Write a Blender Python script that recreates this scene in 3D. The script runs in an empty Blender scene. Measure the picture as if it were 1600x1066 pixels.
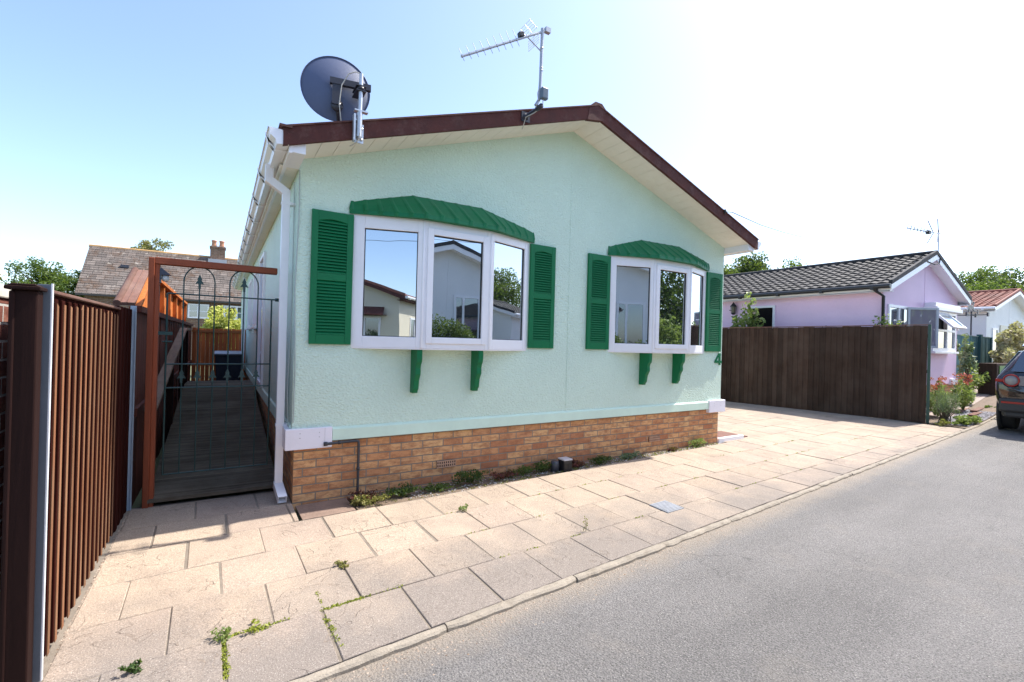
import bpy, math, random
import numpy as np
from mathutils import Vector, Matrix

sc = bpy.context.scene
COL = sc.collection
R = math.radians
ORG = {}          # base point of every thing, by object name

# ------------------------------------------------------------------ objects
def tag(o, label=None, cat=None, group=None, kind=None):
    if label: o['label'] = label
    if cat: o['category'] = cat
    if group: o['group'] = group
    if kind: o['kind'] = kind
    return o

GM = None         # placement of a whole building built in its own frame
def thing(name, loc, label, cat, group=None):
    if GM is not None: loc = tuple(GM @ Vector(loc))
    o = bpy.data.objects.new(name, None)
    o.empty_display_size = 0.2
    COL.objects.link(o)
    o.location = loc
    ORG[o.name] = Vector(loc)
    return tag(o, label, cat, group)

class MB:
    """collects shapes in world coordinates, then links them as one mesh object"""
    def __init__(s):
        s.v = []; s.f = []; s.sm = []
        s.m = GM
    def add(s, verts, faces, smooth=False):
        b = len(s.v)
        if s.m is not None:
            verts = [tuple(s.m @ Vector(p)) for p in verts]
        s.v.extend([tuple(p) for p in verts])
        s.f.extend([tuple(i + b for i in f) for f in faces])
        s.sm.extend([smooth] * len(faces))
        return s
    def box(s, x0, x1, y0, y1, z0, z1):
        v = [(x0,y0,z0),(x1,y0,z0),(x1,y1,z0),(x0,y1,z0),(x0,y0,z1),(x1,y0,z1),(x1,y1,z1),(x0,y1,z1)]
        return s.add(v, [(0,3,2,1),(4,5,6,7),(0,1,5,4),(1,2,6,5),(2,3,7,6),(3,0,4,7)])
    def obox(s, o, ux, uy, uz):
        """box from corner o along three edge vectors"""
        o, ux, uy, uz = Vector(o), Vector(ux), Vector(uy), Vector(uz)
        v = [o, o+ux, o+ux+uy, o+uy, o+uz, o+ux+uz, o+ux+uy+uz, o+uy+uz]
        f = [(0,3,2,1),(4,5,6,7),(0,1,5,4),(1,2,6,5),(2,3,7,6),(3,0,4,7)]
        if ux.cross(uy).dot(uz) < 0: f = [t[::-1] for t in f]
        return s.add(v, f)
    def prism(s, poly, vec):
        """closed polygon of 3-D points pushed along vec"""
        n = len(poly); vec = Vector(vec)
        v = [Vector(p) for p in poly] + [Vector(p) + vec for p in poly]
        nrm = Vector((0,0,0))
        for i in range(n):
            a, b = v[i], v[(i+1) % n]
            nrm += a.cross(b)
        f = [tuple(range(n))[::-1], tuple(range(n, 2*n))] + [(i, (i+1) % n, n+(i+1) % n, n+i) for i in range(n)]
        if nrm.dot(vec) < 0: f = [t[::-1] for t in f]
        return s.add(v, f)
    def tube(s, pts, rad, n=8, cap=True, smooth=True):
        pts = [Vector(p) for p in pts]
        if not isinstance(rad, (list, tuple)): rad = [rad] * len(pts)
        v = []; f = []
        t0 = (pts[1] - pts[0]).normalized()
        ref = Vector((0,0,1)) if abs(t0.z) < .9 else Vector((1,0,0))
        a = t0.cross(ref).normalized()
        for i, p in enumerate(pts):
            t = (pts[min(i+1, len(pts)-1)] - pts[max(i-1, 0)]).normalized()
            a = (a - t * a.dot(t)).normalized()
            b = t.cross(a)
            for k in range(n):
                w = 2*math.pi*k/n
                v.append(p + (a*math.cos(w) + b*math.sin(w)) * rad[i])
        for i in range(len(pts)-1):
            for k in range(n):
                k2 = (k+1) % n
                f.append((i*n+k, i*n+k2, (i+1)*n+k2, (i+1)*n+k))
        s.add(v, f, smooth)
        if cap:
            s.add([v[k] for k in range(n)], [tuple(range(n))[::-1]])
            s.add([v[(len(pts)-1)*n+k] for k in range(n)], [tuple(range(n))])
        return s
    def lathe(s, base, axis, prof, n=24, smooth=True):
        """prof: list of (radius, distance along axis)"""
        base = Vector(base); ax = Vector(axis).normalized()
        ref = Vector((0,0,1)) if abs(ax.z) < .9 else Vector((1,0,0))
        a = ax.cross(ref).normalized(); b = ax.cross(a)
        v = []; f = []
        for r, h in prof:
            for k in range(n):
                w = 2*math.pi*k/n
                v.append(base + ax*h + (a*math.cos(w) + b*math.sin(w))*r)
        for i in range(len(prof)-1):
            for k in range(n):
                k2 = (k+1) % n
                f.append((i*n+k, i*n+k2, (i+1)*n+k2, (i+1)*n+k))
        f.append(tuple(range(n))[::-1]); f.append(tuple((len(prof)-1)*n+k for k in range(n)))
        return s.add(v, f, smooth)
    def quad(s, a, b, c, d): return s.add([a,b,c,d], [(0,1,2,3)])
    def build(s, name, mat, parent=None, bevel=0., seg=2, fix=False):
        me = bpy.data.meshes.new(name)
        root = parent
        while root is not None and root.parent is not None: root = root.parent
        off = ORG.get(root.name, Vector((0,0,0))) if root is not None else Vector((0,0,0))
        arr = np.array(s.v, dtype=float) - np.array(off)
        me.from_pydata(arr.tolist(), [], s.f)
        if any(s.sm): me.polygons.foreach_set('use_smooth', s.sm)
        if fix:
            import bmesh
            bm = bmesh.new(); bm.from_mesh(me)
            bmesh.ops.recalc_face_normals(bm, faces=bm.faces); bm.to_mesh(me); bm.free()
        me.update()
        o = bpy.data.objects.new(name, me)
        COL.objects.link(o)
        if parent is not None: o.parent = parent
        me.materials.append(mat)
        if bevel > 0:
            md = o.modifiers.new('bevel', 'BEVEL'); md.width = bevel; md.segments = seg
            md.limit_method = 'ANGLE'; md.angle_limit = R(35)
        return o

def each(mb, name, mat, parent, bevel=0., fix=False):
    """links every connected piece of mb as a part of its own"""
    par = list(range(len(mb.v)))
    def find(i):
        while par[i] != i: par[i] = par[par[i]]; i = par[i]
        return i
    for f in mb.f:
        a = find(f[0])
        for i in f[1:]: par[find(i)] = a
    groups = {}
    for f, s in zip(mb.f, mb.sm): groups.setdefault(find(f[0]), []).append((f, s))
    out = []
    for g in groups.values():
        idx = sorted({i for f, s in g for i in f}); mp_ = {i: k for k, i in enumerate(idx)}
        q = MB(); q.m = None
        q.v = [mb.v[i] for i in idx]; q.f = [tuple(mp_[i] for i in f) for f, s in g]; q.sm = [s for f, s in g]
        out.append(q.build(name, mat, parent, bevel, fix=fix))
    return out

def single(mb, name, mat, loc, label, cat, group=None, bevel=0., kind=None):
    """a thing that is one mesh, its origin at loc"""
    ORG['_tmp'] = Vector(loc)
    me = bpy.data.meshes.new(name)
    me.from_pydata((np.array(mb.v, dtype=float) - np.array(loc)).tolist(), [], mb.f)
    if any(mb.sm): me.polygons.foreach_set('use_smooth', mb.sm)
    me.update(); me.materials.append(mat)
    o = bpy.data.objects.new(name, me); COL.objects.link(o); o.location = loc
    ORG[o.name] = Vector(loc)
    if bevel > 0:
        md = o.modifiers.new('bevel', 'BEVEL'); md.width = bevel; md.segments = 2
        md.limit_method = 'ANGLE'; md.angle_limit = R(35)
    return tag(o, label, cat, group, kind)

def struct(mb, name, mat): 
    return tag(mb.build(name, mat), kind='structure')

# ------------------------------------------------------------------ materials
class NT:
    def __init__(s, name):
        s.mat = bpy.data.materials.new(name); s.mat.use_nodes = True
        s.t = s.mat.node_tree; s.t.nodes.clear()
        s.out = s.t.nodes.new('ShaderNodeOutputMaterial')
    def n(s, typ, ins=None, **props):
        nd = s.t.nodes.new('ShaderNode' + typ)
        for k, v in props.items(): setattr(nd, k, v)
        for k, v in (ins or {}).items(): s.set(nd, k, v)
        return nd
    def set(s, nd, k, v):
        sock = nd.inputs[k]
        if hasattr(v, 'is_output') or isinstance(v, bpy.types.NodeSocket): s.t.links.new(v, sock)
        elif isinstance(v, (tuple, list)) and sock.type == 'RGBA' and len(v) == 3: sock.default_value = (*v, 1)
        else: sock.default_value = v
    def obj(s, scale=(1,1,1), rot=(0,0,0), loc=(0,0,0)):
        tc = s.n('TexCoord')
        mp = s.n('Mapping', {'Vector': tc.outputs['Object'], 'Scale': scale, 'Rotation': rot, 'Location': loc})
        return mp.outputs[0]
    def noise(s, vec, scale, detail=4, rough=.55, dist=0):
        return s.n('TexNoise', {'Vector': vec, 'Scale': scale, 'Detail': detail, 'Roughness': rough, 'Distortion': dist}).outputs['Fac']
    def ramp(s, fac, stops):
        nd = s.n('ValToRGB', {'Fac': fac}); cr = nd.color_ramp
        while len(cr.elements) < len(stops): cr.elements.new(.5)
        for e, (p, c) in zip(cr.elements, stops):
            e.position = p; e.color = (*c, 1) if not isinstance(c, (int, float)) else (c, c, c, 1)
        return nd.outputs[0]
    def mix(s, fac, a, b, mode='MIX'):
        nd = s.n('Mix', None, data_type='RGBA', blend_type=mode)
        s.set(nd, 0, fac); s.set(nd, 6, a); s.set(nd, 7, b)
        return nd.outputs[2]
    def math(s, op, a, b=0.5, c=None):
        nd = s.n('Math', None, operation=op); s.set(nd, 0, a); s.set(nd, 1, b)
        if c is not None: s.set(nd, 2, c)
        return nd.outputs[0]
    def island(s): return s.n('NewGeometry').outputs['Random Per Island']
    def bump(s, h, dist=.01, strength=1., normal=None):
        nd = s.n('Bump', {'Height': h, 'Distance': dist, 'Strength': strength})
        if normal is not None: s.set(nd, 'Normal', normal)
        return nd.outputs[0]
    def bsdf(s, color, rough=.6, normal=None, metal=0., spec=.5, **kw):
        ins = {'Base Color': color, 'Roughness': rough, 'Metallic': metal, 'Specular IOR Level': spec}
        ins.update(kw)
        b = s.n('BsdfPrincipled', ins)
        if normal is not None: s.set(b, 'Normal', normal)
        s.t.links.new(b.outputs[0], s.out.inputs[0])
        return s.mat

def sc3(c, k): return tuple(min(1, max(0, x*k)) for x in c)

def simple(name, c, rough=.5, var=.12, vs=3., bump=0., bs=60., metal=0., spec=.5, stretch=(1,1,1), isl=0., dirt=None, dirt_amt=.45):
    t = NT(name); v = t.obj(stretch)
    f = t.noise(v, vs, 5, .6)
    f2 = t.noise(v, vs*9, 3, .6)
    ff = t.math('ADD', t.math('MULTIPLY', f, .7), t.math('MULTIPLY', f2, .3))
    col = t.ramp(ff, [(.3, sc3(c, 1-var)), (.7, sc3(c, 1+var))])
    if isl:
        h = t.n('HueSaturation', {'Color': col, 'Value': t.n('MapRange', {'Value': t.island(), 'To Min': 1-isl, 'To Max': 1+isl}).outputs[0]})
        col = h.outputs[0]
    if dirt:
        d = t.ramp(t.noise(t.obj(), vs*1.7, 6, .7), [(.52, 0.), (.75, dirt_amt)])
        col = t.mix(d, col, dirt)
    nrm = None
    if bump: nrm = t.bump(t.noise(v, bs, 4, .6), bump)
    rr = t.n('MapRange', {'Value': f, 'To Min': max(.02, rough*.85), 'To Max': min(1, rough*1.15)}).outputs[0]
    return t.bsdf(col, rr, nrm, metal, spec)

def stucco(name, c, dist=.006, scale=52, dirt=(.35,.36,.3)):
    t = NT(name); v = t.obj((1, 1, 1.7)); v0 = t.obj()
    vo = t.n('TexVoronoi', {'Vector': v, 'Scale': scale}, feature='SMOOTH_F1').outputs['Distance']
    nz = t.noise(v, scale*.8, 5, .6, .4)
    h = t.math('ADD', t.math('MULTIPLY', vo, -.7), nz)
    big = t.noise(v0, 1.1, 5, .6)
    col = t.ramp(big, [(.3, sc3(c, .95)), (.7, sc3(c, 1.04))])
    pit_shade = t.ramp(h, [(.28, .90), (.6, 1.)])  # hollows of the bump darkened, shade put into the colour
    col = t.mix(1., col, pit_shade, 'MULTIPLY')
    stv = t.obj((5, 5, .35))
    st = t.ramp(t.noise(stv, 1.6, 5, .65), [(.62, 0.), (.85, .07)])
    col = t.mix(st, col, dirt)
    return t.bsdf(col, .55, t.bump(h, dist), 0, .4)

def brick_mat(name, cols, mortar=(.42,.36,.28), w=.225, h=.075, m=.006):
    t = NT(name); tc = t.n('TexCoord')
    sp = t.n('SeparateXYZ', {'Vector': tc.outputs['Object']})
    vec = t.n('CombineXYZ', {'X': t.math('ADD', sp.outputs[0], sp.outputs[1]), 'Y': sp.outputs[2]}).outputs[0]
    wob = t.n('TexNoise', {'Vector': vec, 'Scale': 14., 'Detail': 2}).outputs['Color']
    vec2 = t.n('VectorMath', {0: vec, 1: t.n('VectorMath', {0: wob, 1: (.006,.006,0)}, operation='MULTIPLY').outputs[0]}, operation='ADD').outputs[0]
    br = t.n('TexBrick', {'Vector': vec2, 'Color1': (0,0,0), 'Color2': (1,1,1), 'Mortar': (.5,.5,.5), 'Scale': 1., 'Mortar Size': m, 'Mortar Smooth': .3, 'Bias': 0., 'Brick Width': w, 'Row Height': h})
    base = t.ramp(br.outputs['Color'], [(i/(len(cols)-1) if len(cols) > 1 else 0, c) for i, c in enumerate(cols)])
    fl = t.ramp(t.noise(t.n('Mapping', {'Vector': vec, 'Scale': (5, 12, 1)}).outputs[0], 1.6, 5, .7), [(.42, 0.), (.62, .75)])
    base = t.mix(fl, base, sc3(cols[0], .75))
    pale = t.ramp(t.noise(vec, 9., 4, .7), [(.6, 0.), (.75, .4)])
    base = t.mix(pale, base, (.55,.38,.25))
    gr = t.noise(vec, 160., 3, .6)
    base = t.mix(.25, base, t.ramp(gr, [(.3, .25), (.7, .9)]), 'OVERLAY')
    col = t.mix(br.outputs['Fac'], base, mortar)
    hh = t.math('SUBTRACT', t.math('MULTIPLY', gr, .25), br.outputs['Fac'])
    return t.bsdf(col, .85, t.bump(hh, .006), 0, .25)

def wood(name, c, axis='z', rough=.7, contrast=.35, isl=.25, bump=.002, spec=.3, c2=None):
    st = {'x': (1.2, 22, 22), 'y': (22, 1.2, 22), 'z': (22, 22, 1.2)}[axis]
    t = NT(name); v = t.obj(st)
    off = t.n('VectorMath', {0: v, 1: t.n('CombineXYZ', {'X': t.math('MULTIPLY', t.island(), 37.), 'Y': t.math('MULTIPLY', t.island(), 17.)}).outputs[0]}, operation='ADD').outputs[0]
    g = t.noise(off, 1., 6, .65, .6)
    col = t.ramp(g, [(.3, sc3(c, 1-contrast)), (.7, sc3(c, 1+contrast))])
    if c2:
        col = t.mix(t.ramp(t.noise(t.obj(), 2.2, 5, .65), [(.4, 0.), (.68, .7)]), col, c2)
    col = t.n('HueSaturation', {'Color': col, 'Value': t.n('MapRange', {'Value': t.island(), 'To Min': 1-isl, 'To Max': 1+isl}).outputs[0]}).outputs[0]
    return t.bsdf(col, rough, t.bump(g, bump), 0, spec)

def leaf_mat(name, c0, c1, trans=.35, rough=.5):
    t = NT(name)
    col = t.ramp(t.island(), [(0., c0), (1., c1)])
    d = t.n('BsdfPrincipled', {'Base Color': col, 'Roughness': rough, 'Specular IOR Level': .35})
    tr = t.n('BsdfTranslucent', {'Color': t.mix(.5, col, (.30,.42,.05))})
    ms = t.n('MixShader', {0: trans, 1: d.outputs[0], 2: tr.outputs[0]})
    t.t.links.new(ms.outputs[0], t.out.inputs[0])
    return t.mat

def glass_dark(name, c=(.012,.014,.016), refl=.5):
    t = NT(name)
    wav = t.noise(t.obj(), 1.3, 2, .5)
    nrm = t.bump(wav, .004, .35)
    a = t.n('BsdfPrincipled', {'Base Color': c, 'Roughness': .05, 'Specular IOR Level': .3})
    g = t.n('BsdfGlossy', {'Color': (.84,.91,.97), 'Roughness': .003, 'Normal': nrm})
    fr = t.n('LayerWeight', {'Blend': .35}).outputs['Fresnel']
    fac = t.n('MapRange', {'Value': fr, 'To Min': refl, 'To Max': 1.}).outputs[0]
    ms = t.n('MixShader', {0: fac, 1: a.outputs[0], 2: g.outputs[0]})
    t.t.links.new(ms.outputs[0], t.out.inputs[0])
    return t.mat

def slab_mat():
    t = NT('riven_paving_slab'); v = t.obj(); il = t.island()
    big = t.noise(v, .9, 4, .6)
    tone = t.math('ADD', t.math('MULTIPLY', il, .55), t.math('MULTIPLY', big, .6))
    col = t.ramp(tone, [(.2, (.325,.255,.193)), (.5, (.390,.310,.235)), (.85, (.353,.276,.218))])
    # weathered grey-brown patches
    pat = t.ramp(t.noise(v, 1.7, 6, .66, .6), [(.42, 0.), (.70, .5)])
    col = t.mix(pat, col, (.215,.170,.140))
    ry = t.n('SeparateXYZ', {'Vector': v}).outputs[1]
    edge = t.math('ADD', t.math('MULTIPLY', t.noise(v, 1.3, 5, .65), 1.6), t.n('MapRange', {'Value': ry, 'From Min': -2.2, 'From Max': -.9, 'To Min': .30, 'To Max': -.60}).outputs[0])
    col = t.mix(t.ramp(edge, [(.36, 0.), (1.0, .92)]), col, (.195,.168,.147))
    # fine aggregate speckle
    sp = t.noise(v, 140., 3, .75)
    col = t.mix(.5, col, t.ramp(sp, [(.3, .08), (.5, .5), (.7, .95)]), 'OVERLAY')
    spk = t.ramp(t.n('TexVoronoi', {'Vector': v, 'Scale': 95.}).outputs['Distance'], [(.05, .7), (.2, 0.)])
    col = t.mix(spk, col, (.7,.66,.6))
    # riven ridges: curved contour lines of a warped noise, different on each slab
    ov = t.n('VectorMath', {0: v, 1: t.n('CombineXYZ', {'X': t.math('MULTIPLY', il, 61.), 'Y': t.math('MULTIPLY', il, 23.)}).outputs[0]}, operation='ADD').outputs[0]
    rz = t.noise(ov, 4.2, 3, .5, .8)
    ter = t.math('FRACT', t.math('MULTIPLY', rz, 7.))
    ed = t.ramp(ter, [(.0, 0.), (.08, 1.), (1., .55)])
    mask = t.ramp(t.noise(ov, 2.3, 2), [(.45, 0.), (.6, 1.)])
    line = t.math('MULTIPLY', t.ramp(ter, [(0., .0), (.03, .6), (.10, 0.)]), mask)
    col = t.mix(line, col, (.16,.12,.09))
    h = t.math('ADD', t.math('MULTIPLY', t.math('MULTIPLY', ed, mask), .5), t.math('MULTIPLY', sp, .22))
    h = t.math('ADD', h, t.math('MULTIPLY', t.noise(ov, 11, 4), .5))
    return t.bsdf(col, .85, t.bump(h, .007), 0, .25)

def asphalt_mat():
    t = NT('worn_asphalt'); v = t.obj()
    big = t.noise(v, .35, 5, .6)
    st = t.noise(t.obj((.25, 1.6, 1)), 1., 4, .6)
    tone = t.math('ADD', t.math('MULTIPLY', big, .5), t.math('MULTIPLY', st, .5))
    col = t.ramp(tone, [(.34, (.122,.116,.111)), (.66, (.200,.189,.181))])
    sp = t.noise(v, 125., 4, .8)
    col = t.mix(.78, col, t.ramp(sp, [(.32, .08), (.5, .5), (.68, .92)]), 'OVERLAY')
    vo = t.n('TexVoronoi', {'Vector': v, 'Scale': 75.})
    chip = t.ramp(vo.outputs['Distance'], [(.1, 1.), (.3, 0.)])
    pick = t.ramp(t.n('SeparateColor', {0: vo.outputs['Color']}).outputs[0], [(.72, 0.), (.78, .6)])
    col = t.mix(t.math('MULTIPLY', chip, pick), col, (.50,.47,.43))
    dk = t.ramp(t.n('SeparateColor', {0: vo.outputs['Color']}).outputs[1], [(.7, 0.), (.8, .5)])
    col = t.mix(t.math('MULTIPLY', chip, dk), col, (.04,.04,.04))
    # sandy dust towards the kerb line
    h = t.math('ADD', t.math('MULTIPLY', vo.outputs['Distance'], -.8), sp)
    dust = t.ramp(t.noise(v, 1.9, 6, .7), [(.55, 0.), (.78, .35)])
    col = t.mix(dust, col, (.27,.235,.195))
    sxy = t.n('SeparateXYZ', {'Vector': v})
    dk_ = t.math('ADD', t.math('ADD', sxy.outputs[1], t.math('MULTIPLY', sxy.outputs[0], -.078)), 2.35)
    kd = t.n('MapRange', {'Value': t.math('ADD', dk_, t.math('MULTIPLY', t.noise(v, 4., 6, .7), .26)), 'From Min': -.10, 'From Max': .12}).outputs[0]
    col = t.mix(t.math('MULTIPLY', kd, .75), col, (.30,.25,.195))
    crk = t.n('TexVoronoi', {'Vector': t.n('VectorMath', {0: v, 1: t.n('TexNoise', {'Vector': v, 'Scale': 3., 'Detail': 5}).outputs['Color']}, operation='ADD').outputs[0], 'Scale': .55}, feature='DISTANCE_TO_EDGE').outputs['Distance']
    ck = t.math('MULTIPLY', t.ramp(crk, [(0., 1.), (.006, 0.)]), t.ramp(t.noise(v, .5, 2), [(.5, 0.), (.6, .6)]))
    col = t.mix(ck, col, (.05,.048,.045))
    return t.bsdf(col, .8, t.bump(h, .008), 0, .3)

def slate_mat(name, c0, c1, moss=(.22,.12,.07), row=.22, w=.3):
    t = NT(name); tc = t.n('TexCoord')
    sp = t.n('SeparateXYZ', {'Vector': tc.outputs['Object']})
    vec = t.n('CombineXYZ', {'X': t.math('ADD', sp.outputs[0], t.math('MULTIPLY', sp.outputs[1], .0)), 'Y': sp.outputs[2]}).outputs[0]
    br = t.n('TexBrick', {'Vector': vec, 'Color1': (0,0,0), 'Color2': (1,1,1), 'Mortar': (0,0,0), 'Scale': 1., 'Mortar Size': .007, 'Mortar Smooth': .2, 'Brick Width': w, 'Row Height': row})
    col = t.ramp(br.outputs['Color'], [(0., c0), (1., c1)])
    ms = t.ramp(t.noise(tc.outputs['Object'], 1.1, 7, .72), [(.46, 0.), (.6, .85)])
    ms2 = t.ramp(t.noise(tc.outputs['Object'], 6., 5, .7), [(.42, 0.), (.55, 1.)])
    col = t.mix(t.math('MULTIPLY', ms, ms2), col, moss)
    pl = t.ramp(t.noise(tc.outputs['Object'], 4., 6, .75), [(.59, 0.), (.68, .7)])
    col = t.mix(pl, col, (.48,.43,.36))
    col = t.mix(t.math('MULTIPLY', br.outputs['Fac'], .8), col, (.05,.045,.04))
    h = t.math('SUBTRACT', t.noise(tc.outputs['Object'], 20, 3), br.outputs['Fac'])
    return t.bsdf(col, .85, t.bump(h, .02), 0, .3)

# palette
MINT = stucco('mint_render', (.705,.875,.725), .011, 46)
PINK = stucco('pink_render', (.88,.63,.80), .004)
CREAM_R = stucco('cream_render', (.78,.70,.55), .004)
WHITE_R = stucco('white_render', (.87,.87,.87), .004)
BRICK = brick_mat('buff_brick', [(.42,.165,.080), (.66,.33,.145), (.74,.43,.20), (.54,.25,.12)], (.27,.22,.165))
BRICK2 = brick_mat('red_brown_brick', [(.16,.055,.04), (.22,.08,.055), (.26,.10,.07)], (.45,.43,.40))
BRICK3 = brick_mat('weathered_brick', [(.16,.09,.06), (.24,.14,.09), (.28,.18,.12)], (.3,.27,.23))
UPVC = simple('white_upvc', (.84,.83,.85), .3, .03, 2., dirt=(.55,.53,.48), dirt_amt=.12)
UPVC_BOX = simple('white_plastic_cover', (.82,.79,.84), .38, .04, 2., dirt=(.5,.48,.44), dirt_amt=.18)
SOFFIT_M = simple('cream_soffit', (.85,.80,.70), .5, .05, 2., dirt=(.55,.46,.33), dirt_amt=.25)
GREEN = simple('dark_green_paint', (.003,.150,.052), .5, .1, 4., bump=.001, bs=120, spec=.3)
GREEN_C = simple('green_canopy_paint', (.004,.145,.052), .5, .14, 5., dirt=(.05,.16,.09), dirt_amt=.25, spec=.3)
GLASS = glass_dark('window_glass', refl=.52)
GLASS_D = glass_dark('dim_glass', (.02,.022,.025), .22)
BLACKP = simple('black_plastic', (.018,.018,.02), .4, .2)
SEAL_SHADE = simple('black_seal_shade', (.012,.012,.014), .6, .1)  # black that paints the shaded recess round the panes, shaped as seals
ROOF_BR = simple('brown_grit_verge', (.085,.023,.018), .88, .35, 5., bump=.005, bs=200, dirt=(.17,.10,.085), dirt_amt=.55)
ROOF_TOP = simple('brown_metal_tile', (.13,.06,.045), .75, .2, 2., bump=.004, bs=220)
ROOF_GREY = simple('dark_grey_tile', (.026,.025,.027), .8, .35, 1.5, bump=.003, bs=120, dirt=(.16,.14,.135), dirt_amt=.6)
ROOF_RED = simple('red_brown_tile', (.24,.085,.06), .8, .3, 1.5, bump=.003, bs=120, dirt=(.30,.20,.17), dirt_amt=.5)
GALV = simple('galvanised_steel', (.52,.53,.55), .42, .15, 6., metal=.75, dirt=(.35,.34,.32))
ALU = simple('aluminium_tube', (.40,.41,.44), .45, .12, 8., metal=.6)
DISH_M = simple('blue_grey_mesh_dish', (.072,.092,.165), .55, .08, 3., bump=.001, bs=300)
DARKM = simple('dark_painted_metal', (.025,.025,.035), .45, .2)
CABLE_W = simple('grey_white_cable', (.5,.47,.42), .5, .1)
CABLE_K = simple('black_cable', (.03,.03,.03), .6, .1)
IRON_G = simple('dark_green_iron', (.012,.046,.043), .42, .2, 8., bump=.0006, bs=200)
WOOD_RED = wood('red_brown_stained_timber', (.25,.058,.022), 'z', .6, .2)
WOOD_ORANGE = wood('orange_stained_timber', (.52,.155,.035), 'z', .65, .22)
WOOD_BEAM = wood('red_brown_stained_beam', (.27,.066,.027), 'x', .6, .2)
WOOD_CAP = wood('faded_brown_coping', (.15,.075,.058), 'y', .85, .25, c2=(.21,.14,.115), spec=.2)
WOOD_DARK = wood('dark_brown_fence_board', (.050,.030,.021), 'z', .85, .35, .28, .004, c2=(.075,.052,.040), spec=.15)
WOOD_RIB = wood('sunlit_fence_batten', (.20,.088,.045), 'z', .85, .35, .3, c2=(.21,.125,.075), spec=.1)
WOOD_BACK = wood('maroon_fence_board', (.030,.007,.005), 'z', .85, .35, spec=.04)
WOOD_POST = wood('dark_brown_post', (.020,.008,.0065), 'z', .75, .25, .2, spec=.12)
DECK = wood('weathered_decking', (.105,.084,.060), 'x', .85, .5, .25, .005, c2=(.185,.155,.115), spec=.15)
RAIL_W = wood('weathered_handrail', (.22,.14,.10), 'y', .8, .3, c2=(.3,.22,.17))
TEAL = wood('teal_fence_stain', (.090,.185,.190), 'z', .75, .25, .15)
SLAB = slab_mat()
ASPH = asphalt_mat()
SAND = simple('sandy_joint', (.215,.178,.14), .95, .3, 9., bump=.004, bs=220)
KERB = simple('concrete_kerb', (.285,.245,.195), .92, .3, 7., bump=.006, bs=120, dirt=(.13,.10,.07), dirt_amt=.8)
SOIL = simple('dry_soil', (.16,.115,.08), .95, .35, 6., bump=.01, bs=60)
GRASS_G = simple('rough_ground', (.13,.14,.07), .95, .35, .8, bump=.02, bs=20)
PATHC = simple('pale_concrete_path', (.31,.25,.215), .9, .15, 3., bump=.003, bs=160)
SLATE = slate_mat('mossy_slate_roof', (.105,.088,.078), (.180,.150,.132), (.10,.058,.036))
RIDGE = simple('ochre_ridge_tile', (.42,.25,.10), .85, .3, 4.)
TERRA = simple('terracotta', (.45,.22,.13), .8, .2, 6.)
TERRA_P = simple('pale_terracotta_vent', (.52,.31,.20), .8, .15, 8.)
NAVY = simple('navy_bin_plastic', (.012,.016,.032), .45, .15)
BIN_LID = simple('bin_lid_sky_sheen', (.33,.35,.42), .3, .15)  # pale base colour holds the sky's reflection on the lid
LEAF_A = leaf_mat('leaf_mid_green', (.030,.065,.012), (.13,.19,.04))
LEAF_B = leaf_mat('leaf_dark_green', (.015,.042,.012), (.075,.125,.03))
LEAF_Y = leaf_mat('leaf_yellow_green', (.38,.40,.06), (.80,.76,.26), .45)
LEAF_L = leaf_mat('leaf_pale_green', (.11,.17,.04), (.34,.40,.14), .4)
LEAF_R = leaf_mat('leaf_dark_red', (.06,.012,.016), (.20,.045,.04), .25)
LEAF_O = leaf_mat('leaf_olive', (.12,.11,.03), (.36,.32,.10), .3)
LEAF_S = leaf_mat('leaf_silver_green', (.11,.16,.085), (.28,.35,.20), .3)
LEAF_T = leaf_mat('dry_grass_tan', (.34,.27,.15), (.62,.52,.33), .35)
MOSS = leaf_mat('moss_yellow_green', (.16,.19,.02), (.40,.42,.07), .3)
PETAL_R = leaf_mat('petal_red', (.50,.03,.06), (.75,.13,.16), .3)
PETAL_P = leaf_mat('petal_pale_pink', (.75,.55,.55), (.85,.75,.72), .3)
BARK = simple('bark', (.10,.075,.055), .9, .3, 8., bump=.01, bs=40)
def pebble_mat(name, c0, c1, c2):
    t = NT(name); il = t.island()
    col = t.ramp(il, [(0., c0), (.5, c1), (1., c2)])
    return t.bsdf(col, .8, t.bump(t.noise(t.obj(), 80, 3), .002), 0, .3)
PEB = pebble_mat('pale_pebbles', (.33,.31,.28), (.52,.50,.48), (.20,.17,.15))
PEB_T = pebble_mat('tan_shingle', (.24,.17,.115), (.42,.34,.27), (.13,.09,.065))
CHIP = pebble_mat('slate_chippings', (.16,.155,.18), (.36,.35,.38), (.09,.085,.105))
# ================================================================== SETTING
rng = random.Random(4)
def hz(x):
    t = min(1, max(0, (x - 12.6) / 9.5)); return .42 * t*t*(3-2*t)
def KY(x): return -2.35 + .078*x          # outer kerb line
SL = .06                                  # slope of the slab rows

def sheet(xs, ylo, yhi, z, ny=1):
    m = MB(); v = []; f = []
    for x in xs:
        for j in range(ny+1):
            y = ylo(x) + (yhi(x) - ylo(x))*j/ny
            v.append((x, y, hz(x) + z))
    k = ny+1
    for i in range(len(xs)-1):
        for j in range(ny):
            f.append((i*k+j, (i+1)*k+j, (i+1)*k+j+1, i*k+j+1))
    m.add(v, f, True)
    return m
XS = [-600,-100,-40,-20,-10,-5,0,5,10,12,12.6] + [13+.5*i for i in range(20)] + [23,26,30,40,60,100,600]
struct(sheet(XS, lambda x: -600, lambda x: 600, -.06), 'ground', GRASS_G)
struct(sheet(XS[2:-2], lambda x: KY(x)-3.9, lambda x: KY(x)+.01, -.022), 'road', ASPH)

FENX = lambda y: 12.02 - .205*(y + .2)    # line of the brown fence on the right
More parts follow.
